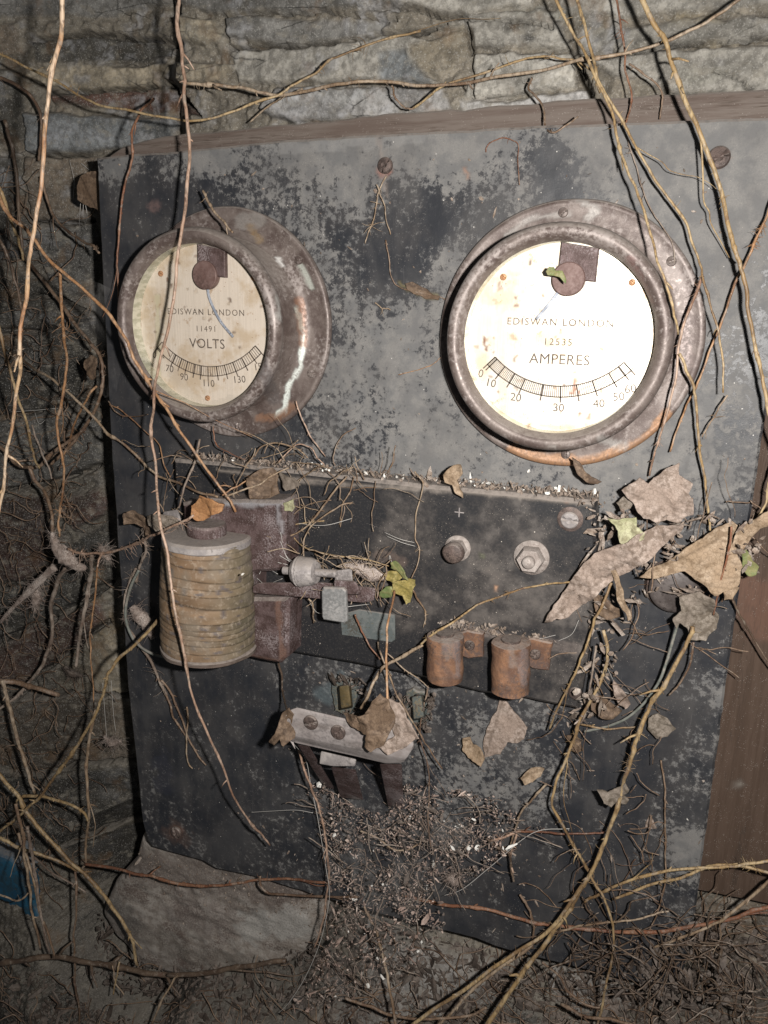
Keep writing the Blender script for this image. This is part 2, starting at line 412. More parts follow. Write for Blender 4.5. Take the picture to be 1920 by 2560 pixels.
LM = {
 'pink': leaf_mat('dead_leaf_pinkish', [(.26, .20, .165), (.345, .28, .24), (.15, .11, .085)]),
 'tan': leaf_mat('dead_leaf_tan', [(.26, .185, .12), (.34, .26, .185), (.15, .10, .06)]),
 'brown': leaf_mat('dead_leaf_brown', [(.11, .072, .046), (.18, .125, .085), (.065, .042, .028)]),
 'orange': leaf_mat('dead_leaf_orange', [(.30, .15, .065), (.37, .21, .10), (.19, .09, .04)]),
 'grey': leaf_mat('dead_leaf_grey', [(.17, .14, .115), (.24, .205, .17), (.10, .08, .06)]),
 'olive': leaf_mat('leaf_olive', [(.24, .19, .06), (.31, .25, .10), (.15, .13, .04)], .5),
 'green': leaf_mat('leaf_green', [(.09, .125, .045), (.15, .17, .07), (.22, .20, .09)], .5),
 'pale': leaf_mat('leaf_pale_yellow', [(.28, .28, .16), (.36, .35, .23), (.19, .17, .10)]),
}
# ------------------------------------------------------------ stone wall
def build_wall():
    x0, x1, y0, y1, st = -4.4, 8.2, -11.0, 3.0, .0168
    xs = np.arange(x0, x1, st); ys = np.arange(y0, y1, st)
    X, Y = np.meshgrid(xs, ys)
    # the courses, outlined as they show
    ST = [  # outline, height, tone index, roughness, tilt
     ([(-60,-60),(390,-60),(380,10),(250,40),(60,38),(-60,45)],.12,'gy'),([(400,-60),(690,-60),(800,20),(640,32),(480,30),(400,15)],.16,'gy'),
     ([(700,-60),(1180,-60),(1150,20),(1010,35),(880,20),(810,5)],.2,'gt'),([(1200,-60),(1730,-60),(1730,15),(1500,40),(1350,35),(1210,20)],.15,'gt'),
     ([(-60,55),(50,50),(60,120),(-60,130)],.1,'br'),([(75,85),(290,75),(385,100),(378,122),(250,138),(80,138)],-.05,'dk'),
     ([(60,145),(360,140),(520,150),(500,195),(350,185),(200,198),(60,180)],.22,'tn'),([(120,205),(330,190),(400,203),(420,245),(300,240),(130,225)],.0,'rd'),
     ([(395,40),(460,38),(485,85),(450,112),(400,90)],.24,'tn'),([(490,40),(860,50),(830,78),(600,100),(500,90)],.1,'gy'),
     ([(505,112),(700,100),(880,85),(985,100),(830,178),(520,188)],.25,'gt'),([(890,75),(1010,30),(1200,25),(1220,60),(1240,112),(1030,108),(1020,60)],.16,'gt'),
     ([(890,110),(1010,52),(1020,120),(960,170),(900,150)],.08,'tn'),([(830,120),(880,115),(950,180),(830,178)],.2,'bl'),
     ([(1030,118),(1240,120),(1250,200),(1010,212)],.2,'gt'),([(1260,60),(1660,40),(1730,60),(1730,85),(1420,110),(1250,115)],.1,'gt'),
     ([(1420,115),(1730,95),(1730,230),(1560,210),(1440,205),(1330,180),(1270,150)],.24,'gt'),([(600,192),(960,185),(990,235),(640,275),(560,240)],.2,'wh'),
     ([(1000,218),(1270,205),(1290,240),(1000,260)],.15,'wh'),([(60,240),(400,255),(380,300),(200,330),(70,330)],.2,'bl'),
     ([(-60,140),(50,160),(70,300),(-60,320)],.1,'dk'),([(60,335),(215,340),(215,470),(80,480)],.25,'br'),([(70,490),(215,480),(215,640),(120,640),(90,560)],.2,'gy'),
     ([(-60,330),(50,340),(80,560),(-60,570)],.05,'dk'),([(-60,590),(130,600),(215,690),(60,720),(-60,700)],.15,'dk'),
     ([(-30,735),(200,695),(225,860),(20,905),(-60,860)],.1,'dk'),([(-60,920),(110,880),(225,915),(225,1000),(80,1050),(-60,1060)],.12,'gy'),
     ([(150,1062),(225,1045),(265,1085),(165,1150),(135,1105)],.3,'rd'),([(-60,1090),(120,1062),(130,1195),(60,1255),(-60,1260)],.15,'rd'),
     ([(125,1205),(240,1120),(260,1250),(130,1300)],.1,'dk'),([(-60,1280),(130,1240),(205,1285),(-20,1395),(-60,1380)],.12,'dk'),
     ([(-60,1410),(210,1292),(235,1345),(60,1475),(-60,1500)],.1,'rd'),([(130,1425),(245,1345),(290,1480),(120,1560)],.2,'tn'),
     ([(-60,1515),(100,1495),(290,1500),(290,1640),(60,1660),(-60,1620)],.18,'br'),([(-60,1650),(150,1672),(300,1650),(310,1800),(120,1830),(-60,1780)],.1,'dk'),
     ([(120,1835),(290,1835),(255,1950),(220,2010),(130,1960)],.0,'dk'),([(120,2020),(230,2030),(290,2100),(270,2260),(100,2260)],.05,'dk'),
     ([(300,2112),(690,2095),(730,2260),(300,2260)],.1,'dk'),
     ([(745,2000),(1100,2060),(1090,2160),(930,2190),(760,2120)],.25,'gw'),([(690,2135),(900,2130),(890,2190),(830,2260),(670,2260)],.2,'gw'),
     ([(1190,2060),(1400,2130),(1430,2170),(1250,2180),(1180,2110)],.25,'gw'),([(1180,2190),(1400,2200),(1560,2240),(1560,2290),(1180,2290)],.1,'br'),
     ([(940,2195),(1150,2150),(1180,2260),(930,2280)],.05,'dk'),([(1440,2160),(1740,2120),(1740,2280),(1600,2260)],.1,'br'),([(1490,1935),(1740,1950),(1740,2105),(1540,2105),(1490,2050)],.05,'br'),
    ]
    TN = dict(gy=(.155,.15,.14), gt=(.275,.26,.23), br=(.13,.105,.08), dk=(.06,.056,.048), tn=(.25,.215,.16), rd=(.095,.052,.04), bl=(.17,.18,.185), wh=(.33,.32,.31), gw=(.22,.205,.19))
    left = np.clip((.1 - X) / 1.2, 0, 1)
    H0 = -.62 - .75 * np.clip((.6 - X) / .6, 0, 1) + .30 * np.clip(-.6 - X, 0, 9)
    H0 = np.minimum(H0, .6)
    up = np.clip((-7.7 - Y) / 1.5, 0, 1.6) * np.clip((X + 4.2) / 2.5, .45, 1)
    H0 = H0 + (.95 * up)
    H0 = H0 * 1.0
    B = np.stack([X.ravel(), Y.ravel(), np.minimum(H0, .3).ravel()], 1)
    D = PX(B); dx, dy = D[:, 0], D[:, 1]
    wx = (fbm(X * 2.2, Y * 2.2, 0, 11).ravel() - .5) * 26; wy = (fbm(X * 2.2, Y * 2.2, 0, 21).ravel() - .5) * 26
    wx2 = (fbm(X * 9, Y * 9, 0, 31).ravel() - .5) * 10; wy2 = (fbm(X * 9, Y * 9, 0, 41).ravel() - .5) * 10
    ux, uy = dx + wx + wx2, dy + wy + wy2
    joint = fbm(X * 6, Y * 6, 0, 51, 5).ravel()
    h = -.09 + .16 * joint + .05 * fbm(X * 25, Y * 25, 0, 61, 3).ravel()
    C = np.zeros((len(B), 3)); jt = np.array([.17, .15, .12])
    C[:] = jt * (.55 + .9 * joint[:, None])
    th_ = .55 * np.clip((.9 - X) / .8, 0, 1); wv = .35 * (fbm(X * 1.1, Y * 1.6, 0, 77, 3) - .5)
    XR, YR = X * np.cos(th_) + Y * np.sin(th_), -X * np.sin(th_) + Y * np.cos(th_) + wv
    lay = fbm(XR * .8 + 3, YR * 2.4, 0, 71, 5).ravel(); lay2 = fbm(XR * 3, YR * 20, 0, 73, 3).ravel()
    fine = fbm(X * 14, Y * 14, 0, 75, 4).ravel()
    # stones outside the photographed part
    far = np.zeros(len(B), bool)
    ids = np.floor(Y / .55).astype(int); offx = hash3(ids, ids * 0, ids * 0, 5) * 2
    cx = np.floor((X + offx) / 1.5).astype(int)
    fx = ((X + offx) / 1.5) % 1; fy = (Y / .55) % 1
    e = np.minimum(np.minimum(fx, 1 - fx) * 1.5, np.minimum(fy, 1 - fy) * .55).ravel() + (fbm(X * 3, Y * 3, 0, 81).ravel() - .5) * .12
    sh = hash3(cx, ids, cx * 0, 9).ravel(); fillc = np.clip(e / .09, 0, 1)**.5
    hf_ = -.1 + fillc * (.12 + .2 * sh) + .06 * lay
    covered = np.zeros(len(B), bool)
    for k, (poly, top, tn) in enumerate(ST):
        P = np.array(poly, float); m = (ux > P[:, 0].min() - 5) & (ux < P[:, 0].max() + 5) & (uy > P[:, 1].min() - 5) & (uy < P[:, 1].max() + 5)
        ii = np.where(m)[0]
        if not len(ii): continue
        ins = inside(ux[ii], uy[ii], P); ii = ii[ins]
        if not len(ii): continue
        d = segdist(ux[ii], uy[ii], P)
        f = np.clip(d / 7, 0, 1)**.6
        r_ = np.random.RandomState(k); tx, ty = r_.uniform(-.09, .09, 2)
        hh = top * .32 + .02 + .05 * (lay[ii] - .5) + .05 * (fbm(X.ravel()[ii] * 3 + k, Y.ravel()[ii] * 4, 0, 35, 5) - .5) + .045 * (fine[ii] - .5) + tx * (X.ravel()[ii] - X.ravel()[ii].mean()) + ty * (Y.ravel()[ii] - Y.ravel()[ii].mean())
        h[ii] = h[ii] * (1 - f) + np.maximum(hh, h[ii] - .12) * f
        c = np.array(TN[tn]) * r_.uniform(.68, 1.28)
        v = np.clip(.25 + 1.5 * fbm(XR.ravel()[ii] * 3.2 + k, YR.ravel()[ii] * 4.5, 0, 33, 6), .35, 1.9)[:, None]
        C[ii] = C[ii] * (1 - f[:, None]) + c * v * f[:, None]
        covered[ii] = True
    out = (dx < -70) | (dx > 1740) | (dy < -70) | (dy > 2290) | ((dx > 330) & (dx < 1500) & (dy > 330) & (dy < 1800))
    h = np.where(out, hf_, h); C = np.where(out[:, None], (np.array([.12, .11, .095]) * (.6 + .7 * sh[:, None])) * (.7 + .6 * lay[:, None]), C)
    # cracks, dark stains and pale patches of the wall
    for poly, wd in [([(78,84),(200,76),(330,80),(385,100)],6),([(500,112),(650,98),(760,90),(900,76),(1010,38)],5),([(1010,45),(1022,118),(1030,205)],3),([(1240,116),(1330,116),(1560,92),(1700,84)],4),([(1545,155),(1600,180),(1622,205)],3),
        ([(360,178),(400,215),(425,255)],5),([(1250,140),(1280,205)],4),([(800,20),(1000,40),(1200,62)],3),([(480,30),(495,60),(500,110)],3),([(60,330),(140,338),(205,335)],4),([(60,180),(200,200),(340,186)],5),([(490,40),(700,28),(860,50)],3),
        ([(75,480),(210,476)],4),([(60,645),(130,640),(215,690)],5),([(-20,720),(60,722),(200,692)],6),([(10,905),(110,880),(220,865)],6),([(-20,1062),(80,1052),(215,1008)],6),([(-20,1265),(60,1262),(130,1198)],7),([(-20,1395),(110,1340),(235,1262)],8),([(60,1480),(130,1420),(240,1345)],6),([(-20,1510),(100,1498),(285,1490)],6),([(50,1662),(290,1645)],5),([(120,1832),(300,1805)],6),
        ([(960,2190),(1100,2165),(1180,2190)],4),([(760,1990),(764,2050),(780,2120)],3)]:
        d = segdist(ux, uy, np.array(poly, float), False); w = np.clip(1.3 - d / wd, 0, 1) * np.clip(joint * 4 - 1.1, .1, 1)
        h = h - .26 * w; C = C * (1 - .88 * w[:, None])
    for (sx, sy, rx, ry, col, stg) in [(1370,92,70,16,(.03,.03,.025),.85),(1110,66,45,10,(.03,.03,.025),.8),(1150,92,12,10,(.03,.03,.03),.9),(1265,50,30,10,(.05,.05,.04),.6),(640,222,60,16,(.42,.42,.41),.7),(760,205,90,22,(.36,.36,.35),.6),(1060,225,60,16,(.4,.39,.37),.6),
        (150,290,40,30,(.30,.31,.33),.55),(230,300,50,16,(.33,.34,.36),.6),(1500,50,60,12,(.30,.24,.13),.5),(1560,100,60,10,(.32,.26,.16),.4),(980,150,60,30,(.34,.30,.24),.5),(1180,30,80,12,(.30,.31,.28),.5),(1500,165,70,20,(.34,.33,.28),.5),(250,1350,30,40,(.26,.17,.07),.6),(215,1240,20,20,(.2,.13,.06),.5),
        (450,75,45,40,(.27,.25,.20),.5),(740,130,90,18,(.30,.29,.26),.4),(180,610,25,15,(.30,.29,.27),.6),(190,650,20,10,(.33,.31,.28),.6),(120,790,25,8,(.3,.3,.3),.6)]:
        w = np.clip(1.25 - np.hypot((ux - sx) / rx, (uy - sy) / ry), 0, 1)**.7 * stg * np.clip(fine * 3 - .8, 0, 1)
        C = C + (np.array(col) - C) * w[:, None]
    # room for the stone block
    w = np.clip((segdist(dx, dy, np.array([(330,1900),(560,1960),(600,2040),(380,2040)], float)) * 0 + 1), 0, 1) * np.clip(1.6 - np.hypot((dx - 470) / 260, (dy - 1970) / 170), 0, 1)
    h = h - 1.0 * np.clip(w * 1.6, 0, 1)
    # pale bloom (lime and mould) on some stones
    bl = np.clip((fbm(X * 2.5, Y * 4, 0, 91, 5).ravel() - .53) * 7, 0, 1) * np.clip((fine - .45) * 6, 0, 1)
    top = (dy < 700)
    C = C + (np.array([.34, .34, .35]) - C) * (bl * np.where(top, .55, .18))[:, None]
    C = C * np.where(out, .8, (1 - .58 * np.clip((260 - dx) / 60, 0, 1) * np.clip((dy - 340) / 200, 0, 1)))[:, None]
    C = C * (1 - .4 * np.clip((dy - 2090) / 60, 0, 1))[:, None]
    Z = H0.ravel() + h
    ny, nx = X.shape
    co = np.stack([B[:, 0] * .1, -Z * .1, B[:, 1] * .1 + ZB], 1).astype(np.float32)
    me = bpy.data.meshes.new('stone_wall')
    a = (np.arange(ny - 1)[:, None] * nx + np.arange(nx - 1)[None, :]).ravel()
    q = np.stack([a, a + 1, a + nx + 1, a + nx], 1).astype(np.int32)
    me.vertices.add(len(co)); me.vertices.foreach_set('co', co.ravel())
    me.loops.add(q.size); me.loops.foreach_set('vertex_index', q.ravel())
    me.polygons.add(len(q)); me.polygons.foreach_set('loop_start', np.arange(0, q.size, 4, dtype=np.int32)); me.polygons.foreach_set('loop_total', np.full(len(q), 4, np.int32))
    me.update(calc_edges=True); me.polygons.foreach_set('use_smooth', [True] * len(q))
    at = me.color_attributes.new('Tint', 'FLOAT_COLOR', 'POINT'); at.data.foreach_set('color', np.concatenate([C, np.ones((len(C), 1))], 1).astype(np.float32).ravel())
    t = NT('rubble_stone')
    a = t.n('ShaderNodeAttribute', attribute_name='Tint').outputs['Color']
    n1 = t.noise(170, 8, .7); n2 = t.noise(60, 6, .6, t.stretch((1.2, 1, 1.9))); n3 = t.noise(700, 4, .6)
    c = t.mix(t.ss(n1, .4, .6, 0, .5), a, (.04, .036, .03)); ck = t.vor(26, t.stretch((.7, 1, 2.2)), 'DISTANCE_TO_EDGE'); c = t.mix(t.math('MULTIPLY', t.ss(ck, .035, .0), t.ss(t.noise(12, 3), .5, .62, 0, .8)), c, (.012, .011, .01))
    c = t.mix(t.math('MULTIPLY', t.ss(n2, .52, .68), .5), c, (.21, .19, .155))
    c = t.mix(t.math('MULTIPLY', t.ss(n3, .55, .65), .4), c, (.40, .385, .36))
    c = t.mix(t.math('MULTIPLY', t.ss(t.noise(26, 4), .56, .7), .4), c, (.13, .075, .035))
    c = settle(t, c, .5, (.2, .18, .155), .4, .9)
    b = t.bump(t.math('ADD', n1, t.math('MULTIPLY', n2, .35)), .7, .0014)
    t.fin(c, .85, 0, b, .3); me.materials.append(t.m)
    o = bpy.data.objects.new('stone_wall', me); COL.objects.link(o)
    tag(o, 'rubble stone wall of grey and brown slate behind the black panel', 'wall', kind='structure')
    return np.reshape(Z, X.shape), xs, ys
WZ, WXS, WYS = build_wall()
def wall_h(x, y):
    i = int(np.clip(np.searchsorted(WXS, x), 0, len(WXS) - 1)); j = int(np.clip(np.searchsorted(WYS, y), 0, len(WYS) - 1))
    return float(WZ[j, i])
def Uwall(dx, dy, off=0.0):
    h = -.6
    for _ in range(25):
        p = U(dx, dy, h); h = .5 * h + .5 * (wall_h(p[0], p[1]) + off)
    return U(dx, dy, h)
# big pale block under the panel
def pebble(name, dpoly, h1, thick, mat, label, cat, power=3.0, rel=.05, seed=0):
    pol = dens(np.array([U(x, y, h1)[:2] for x, y in dpoly]), .04); n = len(pol)
    for _ in range(2): pol = (np.roll(pol, 1, 0) + 2 * pol + np.roll(pol, -1, 0)) / 4
    cen = pol.mean(0); V = []; F = []; rings = 46
    for i in range(rings):
        s = 1 - (i / (rings - 1))
        for p in pol:
            q = cen + (p - cen) * s
            z = h1 - thick * (1 - (1 - s**power)**(1 / power) if s < 1 else 1)
            z += rel * (fbm(q[0] * 1.8, q[1] * 1.8, 0, 3 + seed) - .5) * 2 + rel * 1.1 * (fbm(q[0] * 5, q[1] * 12, z * 4, 4 + seed, 6) - .5)
            V.append((q[0], q[1], float(z)))
    F = [(i * n + k, i * n + (k + 1) % n, (i + 1) * n + (k + 1) % n, (i + 1) * n + k) for i in range(rings - 1) for k in range(n)]
    V += [(p[0], p[1], h1 - thick * 1.6) for p in pol]; m = rings * n
    F += [(k, (k + 1) % n, m + (k + 1) % n, m + k) for k in range(n)] + [tuple(m + k for k in range(n))]
    return tag(link_mesh(name, V, F, mat), label, cat)
MT['pale_stone'] = aged('pale_stone', [(.215, .185, .16), (.32, .29, .26), (.13, .10, .085)], 95, .85, 0, .9, .0016, .8, dust=.35, tint=True)
o = pebble('stone_block', [(205,1985),(240,1905),(285,1860),(300,1800),(470,1790),(720,1850),(712,1930),(700,1990),(688,2040),(640,2088),(600,2098),(520,2104),(455,2122),(350,2112),(300,2100),(250,2040)], -.30, .60, MT['pale_stone'], 'large pale stone block with a rounded corner under the bottom left of the panel', 'stone', 11, .045)
paint(o, [([(300,1870),(450,1900),(600,1930)],46,(.15,.12,.105),.7),([(400,1960),(480,1990)],50,(.20,.165,.15),.5),([(560,1945),(600,1950)],10,(.09,.06,.05),.7),([(250,1960),(290,2000)],24,(.12,.11,.10),.7),([(540,2000),(640,1990)],38,(.40,.385,.36),.8),([(300,2010),(420,2070),(560,2090)],22,(.14,.12,.10),.5)])  # dark stroke at the left end paints its shade into the stone colour

# ------------------------------------------------------------ boards behind the panel
backing = thing('timber_backing', (3, -3.6, -.5), 'brown timber backing board showing above and to the right of the slate panel', 'board')
top = dslab('top_rail', [(238,338),(262,318),(330,300),(400,289),(640,266),(830,247),(1000,236),(1150,222),(1460,203),(1700,190),(1760,300),(1700,420),(900,420),(260,420)], -.55, -.27, MT['wood'], backing, step=.09, wob=.02)
side = dslab('side_plank', [(1560,560),(1760,560),(1760,1975),(1660,1955),(1508,1925),(1450,1880),(1450,1500),(1500,900)], -.56, -.285, MT['wood_v'], backing, step=.09, wob=.015)
paint(side, [([(1600,1260),(1650,1330)],60,(.15,.07,.045),.5),([(1560,1690),(1600,1695)],4,(.3,.28,.25),.5)])

# ------------------------------------------------------------ slate panel
panel_poly = [(207,341),(289,333),(420,323),(620,302),(830,290),(1180,271),(1530,258),(1690,251),(1690,700),(1645,950),(1618,1140),(1591,1317),(1565,1500),(1548,1634),(1518,1847),(1502,1975),(1467,2145),(1305,2107),(1164,2072),(1069,2046),(1030,2030),(921,2003),(816,1976),(714,1946),(555,1896),(470,1879),(440,1862),(367,1842),(330,1830),(318,1816),(307,1776),(275,1484),(252,1160),(240,985),(222,640)]
panel = thing('slate_panel', (2.9, -3.6, 0), 'large black slate switchboard panel with dusty grey patches carrying both dials', 'panel')
slab_o = dslab('slab', panel_poly, -.26, 0, MT['slate'], panel, step=.03, bev=.02, wob=.008, rough=.01)
DUST = [(250,350,.62),(450,340,.8),(700,320,.95),(1000,300,1),(1300,280,1),(1600,290,1),(320,420,.35),(480,400,.5),(620,420,.55),(760,400,.72),(950,350,.8),
 (1060,450,.38),(1010,520,.35),(900,430,.45),(1130,420,.5),(1210,375,.35),(1290,400,.55),(1400,350,.95),(1580,330,1),(1650,450,.9),(720,480,.4),(700,560,.55),(860,520,.3),(820,560,.35),(960,560,.55),
 (250,450,.2),(240,700,.15),(270,900,.12),(420,430,.3),(360,440,.28),(720,700,.55),(760,800,.7),(900,760,.8),(840,900,.72),(900,950,.7),(960,700,.72),(720,950,.5),(560,960,.3),(400,960,.15),(300,1000,.12),
 (930,480,.3),(1560,520,.85),(1620,580,.6),(1540,640,.7),(1600,720,.5),(1580,800,.55),(1640,800,.45),(1600,900,.42),(1540,900,.8),(1510,960,.72),(1600,1000,.45),(1560,1060,.6),(1600,1100,.45),(960,1000,.75),(1050,990,.7),(1200,1010,.7),(1340,1010,.8),
 (290,1200,.25),(300,1400,.25),(330,1600,.3),(350,1780,.4),(480,1500,.25),(560,1600,.32),(480,1750,.3),(600,1800,.38),(700,1720,.4),(690,1500,.35),(740,1480,.5),(800,1500,.5),(900,1540,.45),(1000,1500,.42),(1050,1620,.55),(1150,1560,.45),(1000,1700,.6),(1120,1700,.6),(1100,1780,.35),(950,1850,.3),(1180,1850,.3),(1050,1930,.3),(1000,1980,.3),
 (1400,1350,.3),(1380,1280,.2),(1450,1450,.2),(1500,1350,.15),(1540,1320,.35),(1330,1500,.12),(1400,1600,.15),(1480,1560,.15),(1560,1500,.6),(1520,1600,.5),(1500,1720,.3),(1530,1700,.6),(1480,1830,.7),(1400,1850,.45),(1300,1800,.35),(1350,1700,.2),(1430,1960,.4),(1300,1900,.15),(1200,1950,.2),(1300,2030,.12),(1400,2100,.12),(1150,2030,.3),(1480,2000,.5)]
def dusty(o, S=DUST, k=1.0):
    B = wcoords(o); D = PX(B)
    fattr(o, 'Dust', np.clip((idw(D, S, 3.6) - .5) * 1.3 + .45, 0, 1)); return D
dusty(slab_o)
paint(slab_o, [([(382,1798)],15,(.13,.07,.05),.8),([(376,1795),(388,1806)],24,(.10,.06,.045),.4),([(1553,341)],24,(.20,.13,.10),.55),([(830,370)],17,(.24,.10,.07),.7),([(200+135,445)],18,(.17,.11,.10),.5),
 ([(820,300),(835,420)],6,(.25,.2,.17),.3),([(735,1470),(700,1500)],22,(.11,.14,.15),.5),([(860,610),(880,625),(920,640),(945,640)],6,(.12,.10,.05),.9),
 ([(560,325),(900,300)],16,(.22,.215,.21),.35),([(350,1640),(355,1700)],25,(.03,.032,.045),.5),([(1500,1000),(1530,1020)],18,(.16,.155,.15),.6),([(1000,360),(1010,380)],5,(.28,.13,.07),.5),
 ([(600,1940),(660,1950)],15,(.2,.17,.15),.5)])
# cracked pale paint streak left by a cable
# screws of the panel
def screw(name, dx, dy, h, r, mat, parent=None, slot=True, ang=.2, hh=.03, sides=28, dome=.3):
    c = U(dx, dy, h); mb = MB()
    prof = [(r, 0), (r, hh * .6), (r * .86, hh), (r * .4, hh * (1 + dome)), (0.0001, hh * (1 + dome * 1.2))]
    v = []; f = []
    for i, (q, z) in enumerate(prof):
        for k in range(sides):
            a = 2 * math.pi * k / sides + ang
            x, y = q * math.cos(a), q * math.sin(a)
            zz = z
            if slot and i >= 2 and abs(-x * math.sin(ang) + y * math.cos(ang)) < r * .16: zz -= hh * .7
            v.append((c[0] + x, c[1] + y, h + zz))
    f = [(i * sides + k, i * sides + (k + 1) % sides, (i + 1) * sides + (k + 1) % sides, (i + 1) * sides + k) for i in range(len(prof) - 1) for k in range(sides)]
    mb.add(v, f); o = mb.build(name, mat, parent); sharp(o, 30); return o
for (x, y, r) in [(833, 358, .062), (1553, 341, .075), (382, 1797, .07)]:
    screw('panel_screw', x, y, 0.0, r, MT['screw'], panel, True, random.random() * 3)
screw('panel_screw', 430, 1408, 0, .09, MT['pale_metal'], panel, False)
# ------------------------------------------------------------ the two round meters
def dial_mat(name, tone, metal, rough):
    t = NT(name)
    st = t.noise(160, 4, .6, t.stretch((5, 1, .15))); n1 = t.noise(110, 7, .7); n2 = t.noise(35, 5, .6)
    c = t.mix(t.ss(st, .35, .65), tuple(q * .9 for q in tone), tone)
    c = t.mix(t.math('MULTIPLY', t.ss(n2, .48, .66), .8), c, (tone[0] * .72, tone[1] * .64, tone[2] * .52))
    c = t.mix(t.math('MULTIPLY', t.ss(n1, .60, .70), .75), c, (.30, .2, .12))
    v = t.vor(260); c = t.mix(t.math('MULTIPLY', t.ss(v, .13, .06), t.ss(t.noise(50, 3), .46, .58)), c, (.2, .11, .06))
    a = t.n('ShaderNodeAttribute', attribute_name='Tint'); c = t.mix(a.outputs['Alpha'], c, a.outputs['Color'])
    return t.fin(c, t.ss(n2, .3, .7, rough - .05, rough + .08), metal, t.bump(st, .08, .0003), .5)
def text(name, s, size, x, y, h, parent, cx, cy, rot=0.0, mat=None, sp=1.0, thin=-.0):
    cu = bpy.data.curves.new(name, 'FONT'); cu.body = s; cu.size = size * .1; cu.align_x = 'CENTER'; cu.align_y = 'CENTER'
    cu.space_character = sp; cu.extrude = .00008; cu.offset = thin * .1; cu.resolution_u = 3
    cu.materials.append(mat or MT['marking'])
    o = bpy.data.objects.new(name, cu); COL.objects.link(o)
    o.location = W(cx + x, cy + y, h) - base_of(parent)
    o.rotation_euler = (Matrix.Rotation(math.pi / 2, 4, 'X') @ Matrix.Rotation(rot, 4, 'Z')).to_euler()
    if parent: o.parent = parent
    return o
def strip(mb, pts, w, h, th=.002):
    """flat line on the dial"""
    P = np.array(pts, float); T = np.gradient(P, axis=0); T /= np.linalg.norm(T, axis=1)[:, None] + 1e-9
    N = np.stack([-T[:, 1], T[:, 0]], 1); n = len(P)
    v = [(a[0] + s * w / 2 * m[0], a[1] + s * w / 2 * m[1], h + z) for z in (0, th) for s in (-1, 1) for a, m in zip(P, N)]
    f = []
    for i in range(n - 1):
        A = [i, i + 1, n + i + 1, n + i]; f.append(tuple(A)); f.append(tuple(q + 2 * n for q in A))
        f.append((i, i + 1, 2 * n + i + 1, 2 * n + i)); f.append((n + i, n + i + 1, 3 * n + i + 1, 3 * n + i))
    f += [(0, n, 3 * n, 2 * n), (n - 1, 2 * n - 1, 4 * n - 1, 3 * n - 1)]
    mb.add(v, f)
